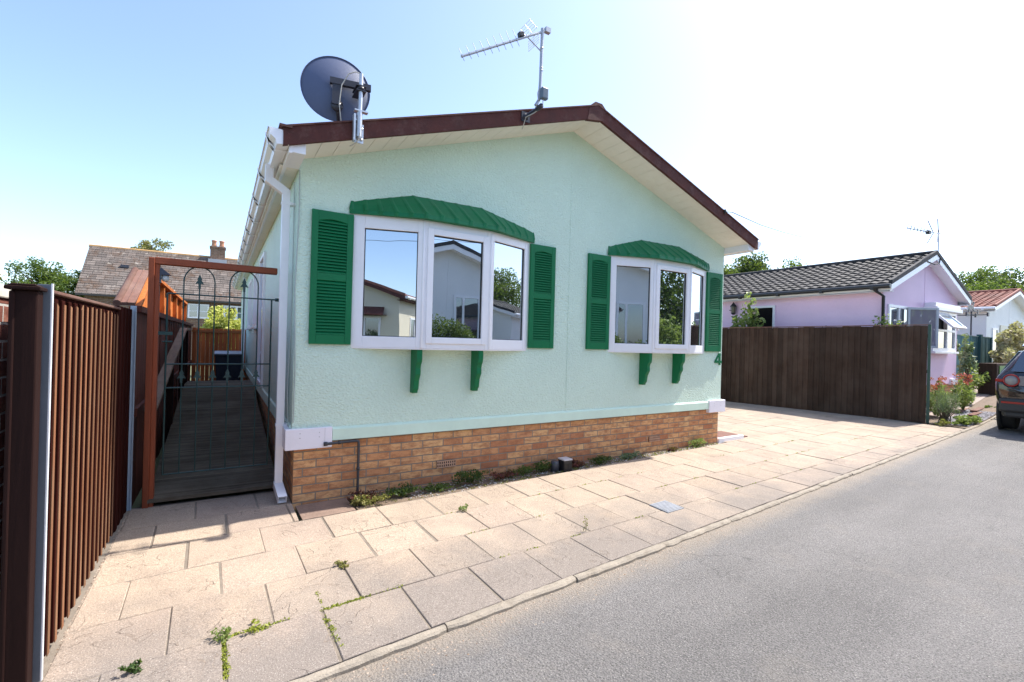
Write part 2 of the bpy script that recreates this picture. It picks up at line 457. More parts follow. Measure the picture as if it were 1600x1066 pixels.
# paving regions (convex, anticlockwise)
JL = lambda x: -.43 + SL*x                # back edge of the slabs in front of the wall
KI = lambda x: KY(x) + .063
PAV = [
    [(-1.15, KI(-1.15)), (11.9, KI(11.9)), (11.9, JL(11.9)), (-1.15, JL(-1.15))],
    [(-1.15, JL(-1.15)), (.02, JL(.02)), (.02, .46), (-1.15, .46)],
    [(6.22, JL(6.22)), (FENX(JL(11.9)), JL(11.9)), (FENX(8), 8), (6.22, 8)],
]
def clip(poly, reg):
    out = poly
    for i in range(len(reg)):
        a = reg[i]; b = reg[(i+1) % len(reg)]
        def side(p): return (b[0]-a[0])*(p[1]-a[1]) - (b[1]-a[1])*(p[0]-a[0])
        inp = out; out = []
        for j in range(len(inp)):
            p, q = inp[j], inp[(j+1) % len(inp)]
            sp, sq = side(p), side(q)
            if sp >= 0: out.append(p)
            if (sp >= 0) != (sq >= 0):
                t = sp/(sp-sq); out.append((p[0]+(q[0]-p[0])*t, p[1]+(q[1]-p[1])*t))
        if not out: return []
    return out
def area(p): return .5*sum(p[i][0]*p[(i+1)%len(p)][1]-p[(i+1)%len(p)][0]*p[i][1] for i in range(len(p)))
def inset(p, d):
    n = len(p); out = []
    c = (sum(q[0] for q in p)/n, sum(q[1] for q in p)/n)
    for i in range(n):
        a, b, e = p[i-1], p[i], p[(i+1) % n]
        def nrm(u, w):
            dx, dy = w[0]-u[0], w[1]-u[1]; l = math.hypot(dx, dy) or 1e-9; return (-dy/l, dx/l)
        n1, n2 = nrm(a, b), nrm(b, e)
        k = 1 + n1[0]*n2[0] + n1[1]*n2[1]
        if k < .2: out.append(b); continue
        out.append((b[0] + d*(n1[0]+n2[0])/k, b[1] + d*(n1[1]+n2[1])/k))
    return out
pav = MB(); SLABS = []
offs = {0: -.49, 1: -.73, 2: -.51, 3: -.70, 4: -.47, 5: -.69}
for row in range(-2, 22):
    # row 0 lies against the kerb
    y0 = -1.82 + .46*(row-1); y1 = y0 + .46
    if row == 0: y0 -= .22
    if row < 0: continue
    o = offs.get(row, -.5 - .22*(row % 2)); pitch = .45
    k = -3
    while o + pitch*k < 13:
        xa = o + pitch*k; xb = xa + pitch; k += 1
        # the slabs near the middle joint drift a little, as laid by eye
        ja, jb = rng.uniform(-.006, .006), rng.uniform(-.006, .006)
        g = .0042 if row < 3 else .0036
        quad = [(xa+g+ja, y0+g+SL*xa), (xb-g+jb, y0+g+SL*xb), (xb-g+jb-.01, y1-g+SL*xb), (xa+g+ja-.01, y1-g+SL*xa)]
        if rng.random() < .09:          # chipped corner
            i = rng.randrange(4); a_, b_, c_ = quad[i-1], quad[i], quad[(i+1) % 4]; d1, d2 = rng.uniform(.02, .06), rng.uniform(.02, .06)
            quad[i:i+1] = [(b_[0]+(a_[0]-b_[0])*d1, b_[1]+(a_[1]-b_[1])*d1), (b_[0]+(c_[0]-b_[0])*d2, b_[1]+(c_[1]-b_[1])*d2)]
        dz = rng.uniform(-.003, .003); tx = rng.uniform(-.005, .005); ty = rng.uniform(-.006, .006)
        for reg in PAV:
            p = clip(quad, reg)
            if len(p) < 3 or area(p) < .006: continue
            # leave out the drain cover
            cx = sum(q[0] for q in p)/len(p); cy = sum(q[1] for q in p)/len(p)
            zf = lambda q: dz + tx*(q[0]-cx) + ty*(q[1]-cy) + hz(q[0])
            i1 = inset(p, .004); n = len(p)
            v = [(q[0], q[1], zf(q)-.03) for q in p] + [(q[0], q[1], zf(q)-.0035) for q in p] + [(q[0], q[1], zf(q)) for q in i1]
            f = [(i, (i+1)%n, n+(i+1)%n, n+i) for i in range(n)] + [(n+i, n+(i+1)%n, 2*n+(i+1)%n, 2*n+i) for i in range(n)] + [tuple(range(2*n, 3*n))]
            pav.add(v, f)
# loose slab by the corner, set lower; colour darkened for shade and weathering
struct(pav, 'paving', SLAB)
sb = MB(); sb.obox((.055, -.385, -.03), (.43, .03, 0), (-.01, .37, 0), (0, 0, .014)); struct(sb, 'step_slab', simple('shaded_weathered_slab', (.22,.15,.115), .8, .3, 5., bump=.006, bs=24))
bed = MB()
bed.add([(x, y, z-.005) for x, y, z in [(-1.3, KI(-1.3), 0), (12.0, KI(12.), 0), (12., JL(12.), 0), (-1.3, JL(-1.3), 0)]], [(0,1,2,3)])
bed.add([(-1.3, JL(-1.3), -.005), (.02, JL(.02), -.005), (.02, .5, -.005), (-1.3, .5, -.005)], [(0,1,2,3)])
bed.add([(6.18, JL(6.18), -.013), (FENX(JL(11.9))+.1, JL(11.9), -.013), (FENX(8), 8, -.013), (6.18, 8, -.013)], [(0,1,2,3)])
struct(bed, 'paving_bed', SAND)
# soil under the planting strip in front of the wall
st = MB(); st.add([(.5, JL(.5), -.016), (6.2, JL(6.2), -.016), (6.2, .03, -.016), (.5, .03, -.016)], [(0,1,2,3)])
struct(st, 'strip_soil', SOIL)
# flush concrete kerb, laid in lengths, its edges worn ragged
kb = MB(); x = -1.35
while x < 26:
    L = .914; xa, xb = x+.004, x+L-.004; x += L
    dz = rng.uniform(-.005, .004); w = rng.uniform(.050, .060); ro = rng.uniform(-.004, .004)
    n = 16; v = []; f = []
    for i in range(n+1):
        xx = xa + (xb-xa)*i/n; y = KY(xx) + ro; h = hz(xx)+dz
        ja, jb, jz = rng.uniform(-.006, .006), rng.uniform(-.003, .003), rng.uniform(-.002, .0015)
        if i in (0, n): ja += .006
        v += [(xx, y+ja*.6, h-.05), (xx, y+ja, h-.009+jz), (xx, y+.011+ja*.7, h+.001+jz), (xx, y+w*.6, h+.002+jz), (xx, y+w-.006+jb, h+jz), (xx, y+w+jb, h-.006), (xx, y+w+jb, h-.05)]
    for i in range(n):
        for k in range(6): f.append((i*7+k, (i+1)*7+k, (i+1)*7+k+1, i*7+k+1))
    f += [tuple(range(7)), tuple(range(n*7, n*7+7))[::-1]]
    kb.add(v, f)
struct(kb, 'kerb', KERB)
# far kerb and the pavement opposite
fk = MB(); fk.prism([(-40, KY(-40)-4.02, -.05), (-40, KY(-40)-4.02, .08), (-40, KY(-40)-3.9, .08), (-40, KY(-40)-3.9, -.05)], (80, .078*80, 0))
struct(fk, 'far_kerb', KERB)

# right-hand front garden: path, slate bed
gp = sheet([12.2+.5*i for i in range(24)], lambda x: KY(x)+.075, lambda x: max(KY(x)+.3, 1.0), -.012)
struct(gp, 'garden_soil', SOIL)
gq = sheet([13.6+.4*i for i in range(26)], lambda x: KY(x)+.62+.02*(x-13.6), lambda x: max(KY(x)+.9, .2+.05*(x-13)), -.004)
struct(gq, 'garden_path', PATHC)

def pebbles(pts, smin, smax, seed):
    r = random.Random(seed); m = MB()
    ico = [(0,0,-.6),(.9,0,-.1),(.3,.85,-.15),(-.75,.5,-.1),(-.7,-.55,-.12),(.3,-.9,-.1),(.1,.1,.6)]
    fc = [(0,2,1),(0,3,2),(0,4,3),(0,5,4),(0,1,5),(6,1,2),(6,2,3),(6,3,4),(6,4,5),(6,5,1)]
    for x, y, z in pts:
        s = r.uniform(smin, smax); a = r.uniform(0, 6.3); ca, sa = math.cos(a), math.sin(a)
        sx_, sy_, sz_ = s, s*r.uniform(.55, 1), s*r.uniform(.35, .7)
        m.add([(x + (p[0]*sx_*ca - p[1]*sy_*sa), y + (p[0]*sx_*sa + p[1]*sy_*ca), z + p[2]*sz_ + sz_*.4) for p in ico], fc)
    return m
r = random.Random(11)
pts = []
for i in range(1000):
    x = r.uniform(1.0, 6.15)
    if not (1.0 < x < 3.2 or 3.2 < x < 6.15): continue
    y = r.uniform(JL(x)+.01, -.005)
    pts.append((x, y, -.014))
tag(pebbles(pts, .006, .015, 3).build('gravel', PEB), 'pale pebbles along the foot of the brick skirting', 'gravel', kind='stuff')
pts = []
for i in range(2600):
    y = r.uniform(-2.4, .4); x = -1.16 + abs(r.gauss(0, .03)) + (.05*r.random() if y < -1.5 else 0)
    pts.append((x, y, -.008))
tag(pebbles(pts, .004, .013, 5).build('shingle', PEB_T), 'tan shingle along the foot of the ribbed fence', 'gravel', kind='stuff')
pts = []
for i in range(2600):
    x = r.uniform(12.5, 15.4); y = r.uniform(KY(x)+.09, KY(x)+.62)
    pts.append((x, y, hz(x)-.008))
tag(pebbles(pts, .014, .035, 6).build('slate_chippings', CHIP), 'grey slate chippings in the bed beside the car', 'slate chippings', kind='stuff')

pts = []
for i in range(1500):
    x = r.uniform(-.3, 12.5) if r.random() < .6 else r.uniform(-.3, 4); y = KY(x) - abs(r.gauss(0, .07))
    pts.append((x, y, hz(x)-.023))
tag(pebbles(pts, .0025, .008, 9).build('road_grit', PEB_T), 'sandy grit gathered on the asphalt along the kerb', 'grit', kind='stuff')
# ---------------------------------------------------------------- foliage
def leafmb(centres, n, crad, size, seed, up=0., aspect=.55):
    """n kite-shaped leaves scattered round the centres"""
    g = np.random.default_rng(seed)
    C_ = np.array(centres, dtype=float)
    c = C_[g.integers(0, len(C_), n)]
    d = g.normal(size=(n, 3)); d /= np.linalg.norm(d, axis=1)[:, None]
    rr = np.array(crad) if np.ndim(crad) else np.array([crad]*3)
    p = c + d * (g.random((n, 1))**.45) * rr
    a = g.normal(size=(n, 3)); a[:, 2] += up; a /= np.linalg.norm(a, axis=1)[:, None]
    b = g.normal(size=(n, 3)); b -= a*(a*b).sum(1)[:, None]; b /= np.linalg.norm(b, axis=1)[:, None]
    nn = np.cross(a, b)
    s = size*(.55 + .9*g.random((n, 1)))
    v = np.stack([p - a*s*.5, p + b*s*aspect*.5 + nn*s*.06, p + a*s*.5, p - b*s*aspect*.5 + nn*s*.06], axis=1).reshape(-1, 3)
    m = MB(); m.v = v.tolist(); m.f = [(4*i, 4*i+1, 4*i+2, 4*i+3) for i in range(n)]; m.sm = [False]*n
    return m
def blob(cx, cy, cz, rx, ry, rz, k, seed, hollow=.35):
    g = np.random.default_rng(seed); out = []
    while len(out) < k:
        p = g.uniform(-1, 1, 3); l = np.linalg.norm(p)
        if l > 1 or l < hollow: continue
        bump = .78 + .30*math.sin(3.1*p[0]+seed)*math.cos(2.7*p[1]+1.3*seed) + .12*math.sin(7*p[2]+seed)
        p = p*bump
        out.append((cx+p[0]*rx, cy+p[1]*ry, cz+p[2]*rz))
    return out
def tree(name, label, cat, x, y, z0, h, rx, ry, rz, n, size, mat, seed, k=60, cr=.2, group=None, tr=.16):
    t = thing(name, (x, y, z0), label, cat, group)
    cz = z0 + h - rz
    cs = blob(x, y, cz, rx, ry, rz, k, seed)
    g = random.Random(seed)
    m = MB()
    m.tube([(x, y, z0-.2), (x+.05, y, z0+(cz-z0)*.5), (x, y+.05, cz), (x+.1, y, cz+rz*.6)], [tr*1.25, tr, tr*.7, tr*.2], 8)
    for i in range(14):
        c = cs[g.randrange(len(cs))]; s = cz - rz*.7*g.random()
        s = max(s, z0 + (cz-z0)*.35)
        m.tube([(x, y, s), ((x+c[0])/2, (y+c[1])/2, (s+c[2])/2 + .1*rz), c], [tr*.42, tr*.25, tr*.07], 5, False)
    m.build('trunk', BARK, t)
    leafmb(cs, n, (rx*cr, ry*cr, rz*cr), size, seed+1, .0).build('crown', mat, t)
    return t
def bush(name, label, cat, x, y, z0, rx, ry, h, n, size, mat, seed, k=30, cr=.3, up=.4, group=None, hollow=.2):
    cs = [(a, b, max(z0+.01, c)) for a, b, c in blob(x, y, z0+h*.5, rx, ry, h*.5, k, seed, hollow)]
    m = leafmb(cs, n, (rx*cr, ry*cr, h*.5*cr), size, seed+1, up)
    m.v = [(p[0], p[1], max(p[2], z0-.01)) for p in m.v]
    return single(m, name, mat, (x, y, z0), label, cat, group)
def stems(m, x, y, z0, h, k, spread, seed, r=.003):
    g = random.Random(seed)
    for i in range(k):
        a = g.uniform(0, 6.3); s = spread*g.random(); hh = h*g.uniform(.6, 1)
        m.tube([(x, y, z0), (x+math.cos(a)*s*.4, y+math.sin(a)*s*.4, z0+hh*.55), (x+math.cos(a)*s, y+math.sin(a)*s, z0+hh)], [r, r*.8, r*.5], 4, False)

# moss and weeds in the joints
mp = []
g = random.Random(21)
def mossline(x0, y0, x1, y1, k, w=.012):
    for i in range(k):
        t = g.random(); mp.append((x0+(x1-x0)*t + g.gauss(0, w*.5), y0+(y1-y0)*t + g.gauss(0, w*.5), .0))
mossline(-.49, -2.16, -.50, -1.87, 110)
mossline(-.52, -1.85, -.20, -1.83, 90)
mossline(-.05, -1.83, .18, -1.81, 90)
mossline(-.04, -1.87, -.02, -2.2, 50)
mossline(.17, -1.80, .42, -1.79, 40)
mossline(-.03, -1.80, -.04, -1.62, 12)
for k_ in range(40):
    xx = g.uniform(.3, 9); rw = g.choice([0,1,2]); mossline(xx, -1.82+.46*rw+SL*xx, xx+.12, -1.82+.46*rw+SL*(xx+.12), 6, .006)
mm = leafmb(mp, 2600, (.010, .010, .007), .012, 8, 0)
tag(mm.build('moss', MOSS), 'yellow green moss in the joints of the paving slabs', 'moss', kind='stuff')
lp = []
for i in range(500):
    x = g.uniform(.55, 6.0); lp.append((x, g.uniform(JL(x)+.01, -.01), -.008))
tag(leafmb(lp, 3000, (.03, .02, .012), .016, 9, 0).build('leaf_litter', LEAF_O), 'dry leaf litter and seedlings along the foot of the brick skirting', 'leaf litter', kind='stuff')
weeds = [(-.51, -1.86, .045, .055, LEAF_L, 'largest pale green weed at the corner of three slabs near the fence end'),
         (-.36, -1.845, .05, .025, MOSS, 'flat yellow green weed cushion on the slab joint near the kerb'),
         (.15, -1.37, .035, .03, LEAF_O, 'olive weed tuft in the second slab joint from the kerb'),
         (-.83, -1.93, .03, .045, LEAF_B, 'dark green weed in the slab joint near the end post'),
         (1.27, -.84, .035, .04, LEAF_L, 'small bright green weed between slabs in front of the air vent'),
         (1.93, -1.69, .025, .13, LEAF_O, 'thin upright weed with bare stems in a slab joint before the drain cover')]
for i, (x, y, rr_, h, mt, lb) in enumerate(weeds):
    m = leafmb([(x + g.gauss(0, rr_*.5), y + g.gauss(0, rr_*.5), h*g.uniform(.2, .9)) for q in range(9)], 90 if h < .1 else 40, (rr_*.5, rr_*.5, h*.3), .02 if h < .1 else .014, 30+i, .8)
    m.v = [(p[0], p[1], max(p[2], -.01)) for p in m.v]
    stems(m, x, y, -.01, h, 8 if h < .1 else 5, rr_, i, .0012)
    single(m, 'weed', mt, (x, y, 0), lb, 'weed', 'weeds in the paving joints')
# plants in the narrow strip under the wall
strip = [
    (.62, -.27, .14, .10, .13, LEAF_O, 420, 'yellow green stonecrop mat at the foot of the black pipe'),
    (.60, -.19, .12, .08, .16, LEAF_R, 200, 'dark purple leaved plant just behind the yellow green stonecrop'),
    (.95, -.20, .16, .12, .15, LEAF_B, 320, 'dark green creeping plant right of the yellow green stonecrop'),
    (1.30, -.19, .16, .09, .09, LEAF_A, 220, 'low mid green creeper among pebbles below the nearer air vent'),
    (1.72, -.15, .20, .11, .20, LEAF_B, 460, 'bushy dark green plant just right of the nearer air vent'),
    (2.10, -.15, .20, .10, .11, LEAF_R, 240, 'low dark red sedum between the two bushy green plants'),
    (2.36, -.12, .20, .09, .13, LEAF_A, 260, 'flat mid green plant left of the black garden light'),
    (2.64, -.11, .15, .10, .19, LEAF_B, 320, 'dark green tufted plant touching the black garden light'),
    (3.12, -.11, .17, .10, .12, LEAF_R, 360, 'dark red sedum right of the black garden light'),
    (3.55, -.10, .20, .09, .12, LEAF_B, 280, 'dark green clump halfway along the right part of the strip'),
    (4.05, -.07, .20, .07, .09, LEAF_S, 240, 'silvery green plant below the farther bay window'),
    (4.95, -.05, .14, .05, .07, LEAF_R, 140, 'small reddish plant below the farther air vent'),
    (5.50, -.05, .17, .08, .17, LEAF_L, 260, 'pale leafy plant with upright shoots near the right corner of the brick skirting'),
]
for i, (x, y, rx, ry, h, mt, n, lb) in enumerate(strip):
    bush('border_plant', lb, 'plant', x, y, -.012, rx*1.25, ry, h*.78, int(n*1.9), .023, mt, 50+i, k=34, cr=.3, up=.5, group='low plants along the brick skirting', hollow=0)
# ================================================================== MAIN HOUSE
W = 6.1; RID = 3.05
home = thing('park_home', (3.05, 0, 0), 'mint green park home with brown roof edge, green shutters and two bow windows', 'park home')
RS = .3385; EX0, EX1 = -.17, 6.27                   # roof edge in x
def rz_(x): return 4.18 - RS*abs(x - RID)           # top of the roof
LEN = 13.4
# walls
m = MB()
prof = [(0, .54), (W, .54), (W, rz_(W)-.10), (RID, rz_(RID)-.10), (0, rz_(0)-.10)]
m.prism([(x, 0, z) for x, z in prof], (0, LEN, 0))
wall = m.build('wall', MINT, home)
# joint bead at the middle, edge beads, bottom band with a sloping top
m = MB()
m.box(RID-.012, RID+.012, -.004, .01, .63, rz_(RID)-.13)
m.build('joint_bead', MINT, home)
m = MB()
m.prism([(.34, -.002, .655), (.34, -.02, .635), (.34, -.02, .535), (.34, .01, .535), (.34, .01, .655)], (5.45, 0, 0))
m.prism([(-.004, .02, .70), (-.018, .02, .685), (-.018, .02, .56), (.002, .02, .56)], (0, LEN-.04, 0))
m.build('bottom_band', simple('mint_band', (.635,.80,.66), .55, .06, spec=.2), home)
# brick skirting
m = MB(); m.box(.025, W-.02, .022, LEN, -.06, .545); sk = m.build('brick_skirting', BRICK, home)
def vent(x, z):
    m = MB(); m.box(x, x+.215, .012, .03, z, z+.07)
    v = m.build('air_vent', simple('vent_cavity', (.05,.03,.02), .9), home)
    g_ = MB(); n = 9
    for i in range(n+1):
        g_.box(x+i*.215/n-.005 if i else x, x+i*.215/n+.005 if i < n else x+.215, .006, .0125, z, z+.07)
    for zz in (z, z+.031, z+.062): g_.box(x, x+.215, .0045, .0115, zz, zz+.008)
    g_.build('vent_grille', TERRA_P, v)
vent(1.38, .15); vent(4.53, .14)
# white covers over the chassis ends
for x0, x1 in ((-.055, .335), (5.785, 6.18)):
    m = MB(); m.box(x0, x1, -.034, .25, .478, .662)
    c = m.build('chassis_cover', UPVC_BOX, home, .006)
    s = MB()
    for sx_, sz_ in ((.12, .62), (.12, .58), (.28, .62), (.28, .58)): s.lathe((x0+sx_, -.034, sz_), (0,-1,0), [(.005, 0), (.004, .002)], 8)
    if x0 < 0: s.box(x0+.325, x0+.327, -.036, -.033, .51, .66)
    each(s, 'screw', simple('screw_grey', (.5,.48,.5), .5), c)
# roof: tiles, verge, soffit
def tiled(m, o, u, L, v, S, nrm, course=.33, tile=.25, amp=.018, step=.028, sub=4):
    """profiled tile slope; o = eave corner, u along the eave, v up the slope"""
    o, u, v, nrm = Vector(o), Vector(u).normalized(), Vector(v).normalized(), Vector(nrm).normalized()
    nu = max(1, int(L/tile*sub)); nc = max(1, int(math.ceil(S/course)))
    vs = []; fs = []
    for c in range(nc):
        s0, s1 = c*S/nc, (c+1)*S/nc
        b = len(vs)
        for (s, h) in ((s0, 0), (s0, step), (s1, .004)):
            for i in range(nu+1):
                ph = (i % sub)/sub
                wv = amp*(math.sin(2*math.pi*ph)) if sub > 1 else 0
                hh = h + (wv if h > 0 else 0)
                vs.append(o + u*(L*i/nu) + v*s + nrm*hh)
        k = nu+1
        for i in range(nu):
            fs.append((b+i, b+i+1, b+k+i+1, b+k+i)); fs.append((b+k+i, b+k+i+1, b+2*k+i+1, b+2*k+i))
    m.add(vs, fs)
ca = 1/math.hypot(1, RS); sa = RS*ca
Y0 = -.44
m = MB(); y0 = Y0+.005
for sgn, xe in ((1, EX0), (-1, EX1)):
    S = abs(RID-xe)/ca
    tiled(m, (xe, y0, rz_(xe)-.03), (0,1,0), LEN+.8, (sgn*ca, 0, sa), S, (-sgn*sa, 0, ca))
for sgn, xe in ((1, EX0), (-1, EX1)):
    m.prism([(xe, y0, rz_(xe)-.09), (xe, y0, rz_(xe)-.03), (RID, y0, rz_(RID)-.03), (RID, y0, rz_(RID)-.09)], (0, LEN+.8, 0))
m.tube([(RID, y0+.02, 4.16), (RID, LEN+.3, 4.16)], .07, 8)
roof = m.build('roof', ROOF_TOP, home)
m = MB()
for a, b in ((EX0, RID), (RID, EX1)):
    # verge boards in three lengths, with a capping lip
    n = 3
    for i in range(n):
        xa = a + (b-a)*i/n; xb = a + (b-a)*(i+1)/n; j = .0015*(i % 2)
        m.prism([(xa, Y0-j, rz_(xa)-.128), (xa, Y0-j, rz_(xa)+.012), (xb, Y0-j, rz_(xb)+.012), (xb, Y0-j, rz_(xb)-.128)], (0, .035, 0))
    m.prism([(a, Y0-.012, rz_(a)+.012), (a, Y0-.012, rz_(a)+.026), (b, Y0-.012, rz_(b)+.026), (b, Y0-.012, rz_(b)+.012)], (0, .13, 0))
m.prism([(RID-.16, Y0-.006, 4.18-.16*RS-.132), (RID-.13, Y0-.006, 4.19-.1*RS), (RID-.05, Y0-.006, 4.225), (RID+.05, Y0-.006, 4.225), (RID+.13, Y0-.006, 4.19-.1*RS), (RID+.05, Y0-.006, 4.18-.05*RS-.132)], (0, .05, 0))
m.box(EX0-.03, EX0+.06, Y0-.018, Y0+.1, rz_(EX0)+.012, rz_(EX0)+.03)
m.build('verge_board', ROOF_BR, home, fix=True)
m = MB()
for sgn, xe in ((1, EX0), (-1, EX1)):
    S = abs(RID-xe)/ca; n = 22
    for i in range(n):
        s0 = S*i/n + .002; s1 = S*(i+1)/n - .002
        def P(s, d): return (xe+sgn*ca*s, Y0+.034, rz_(xe)-.128 + .008 + sa*s + d)
        m.prism([P(s0, 0), P(s1, 0), P(s1, .01), P(s0, .01)], (0, .45, 0))
    for xx in ((xe+.02, -.002) if sgn > 0 else (W+.002, xe-.02),):
        m.box(min(xx), max(xx), .0, LEN, 2.935, 2.95)
m.build('soffit', SOFFIT_M, home, fix=True)
m = MB()
m.box(-.10, .0, -.40, .0, 2.936, 3.03); m.box(6.10, 6.20, -.40, .0, 2.936, 3.03); m.box(-.125, -.10, -.405, LEN, 2.925, 3.06); m.box(6.20, 6.225, -.405, LEN, 2.925, 3.06)
m.build('fascia_board', UPVC, home, .003)
# little black fixing pins along the soffit edge
# gutters with brackets, stop ends
for sgn, xi in ((-1, -.128), (1, 6.228)):
    pr = [(0, 2.975), (.085, 2.965), (.095, 3.0), (.13, 3.03), (.14, 3.075), (.15, 3.075), (.15, 3.085), (.132, 3.085), (.122, 3.035), (.085, 3.008), (.076, 2.975), (.008, 2.985), (.008, 3.08), (0, 3.08)]
    pr = [(xi+sgn*a, z) for a, z in pr]
    m = MB()
    n = len(pr); v = [(x, -.425, z) for x, z in pr] + [(x, LEN, z) for x, z in pr]
    m.add(v, [(i, (i+1) % n, n+(i+1) % n, n+i) for i in range(n)])
    for yy in (-.432, LEN):
        m.prism([(x, yy, z) for x, z in [pr[0], pr[1], pr[2], pr[3], pr[4], pr[6], pr[13]]], (0, .008, 0))
    gt = m.build('gutter', UPVC, home, fix=True)
    b = MB()
    yy = -.30
    while yy < LEN:
        b.prism([(xi+sgn*(a), yy, z) for a, z in [(0, 2.962), (.092, 2.953), (.104, 2.995), (.14, 3.022), (.156, 3.07), (.156, 3.092), (.14, 3.092), (.13, 3.0), (.09, 2.966), (0, 2.972)]], (0, .035, 0)); yy += .95
    each(b, 'gutter_bracket', UPVC, gt, fix=True)
# square downpipe with offset and shoe
m = MB()
def sqpipe(m, pts, h):
    for i_, (a, b) in enumerate(zip(pts[:-1], pts[1:])):
        h = h + .0012*(i_ % 2) - .0012*((i_+1) % 2 if i_ else 0)
        a, b = Vector(a), Vector(b); d = (b-a); t = d.normalized()
        ref = Vector((0,1,0)) if abs(t.y) < .7 else Vector((1,0,0))
        s = t.cross(ref).normalized()*h; r_ = s.cross(t).normalized()*h
        a2 = a - t*h*.55; d2 = d + t*h*1.1
        m.obox(a2 - s - r_, s*2, r_*2, d2)
sqpipe(m, [(-.215, .2, 2.97), (-.215, .2, 2.86), (-.075, .2, 2.77), (-.075, .2, .16)], .0325)
dp = m.build('downpipe', UPVC, home, .003)
m = MB()   # shoe: open square tube towards the paving
a = Vector((-.078, .21, .135)); b = Vector((-.055, .03, .04)); t = (b-a); h = .036; th = .005
s = Vector((1,0,0))*h; r_ = t.cross(s).normalized()*h
for (c0, e1, e2) in ((-s-r_, s*2, r_*(th/h)), (-s+r_*(1-th/h), s*2, r_*(th/h)), (-s-r_*(1-th/h), s*(th/h), r_*2*(1-th/h)), (s*(1-th/h)-r_*(1-th/h), s*(th/h), r_*2*(1-th/h))):
    m.obox(a+c0, e1, e2, t)
m.build('pipe_shoe', UPVC, dp, fix=True)
m = MB()
for z in (2.66, .66): m.box(-.112, .0, .165, .24, z, z+.022)
each(m, 'pipe_clip', UPVC, dp)
sqp = MB(); sqpipe(sqp, [(-.07, 9.2, 2.96), (-.07, 9.2, .62)], .034); sqp.build('downpipe', UPVC, home, .003)
# cables and small things on the corner
m = MB()
m.tube([(.005, -.012, 2.93), (.012, -.014, 2.6), (-.006, -.012, 1.9), (.012, -.014, 1.2), (.01, -.012, .72)], .006, 6)
m.tube([(-.02, .10, 2.85), (-.015, .09, 1.7), (-.03, .12, 1.0), (-.02, .1, .7)], .004, 6)
m.build('corner_cable', simple('grey_cable', (.40,.46,.42), .6), home)
# side door and windows on the passage side (all set on the x = 0 wall)
def sidewin(y0, y1, z0, z1, name='side_window'):
    m = MB(); t = .06
    m.box(-.035, .01, y0, y0+t, z0, z1); m.box(-.035, .01, y1-t, y1, z0, z1)
    m.box(-.034, .01, y0+t, y1-t, z1-t, z1); m.box(-.034, .01, y0+t, y1-t, z0, z0+t)
    m.box(-.034, .01, (y0+y1)/2-.03, (y0+y1)/2+.03, z0+t, z1-t) if name == 'side_window' else None
    if name == 'side_window': m.box(-.07, .0, y0-.04, y1+.04, z0-.035, z0)
    f = m.build(name, UPVC, home, .004)
    g_ = MB(); g_.box(-.012, .005, y0+t, y1-t, z0+t, z1-t); g_.build('pane', GLASS, f)
sidewin(3.35, 4.25, .70, 2.72, 'side_door')
sidewin(4.9, 5.9, 1.62, 2.65); sidewin(6.8, 8.0, 1.62, 2.65); sidewin(10.0, 11.2, 1.62, 2.65)

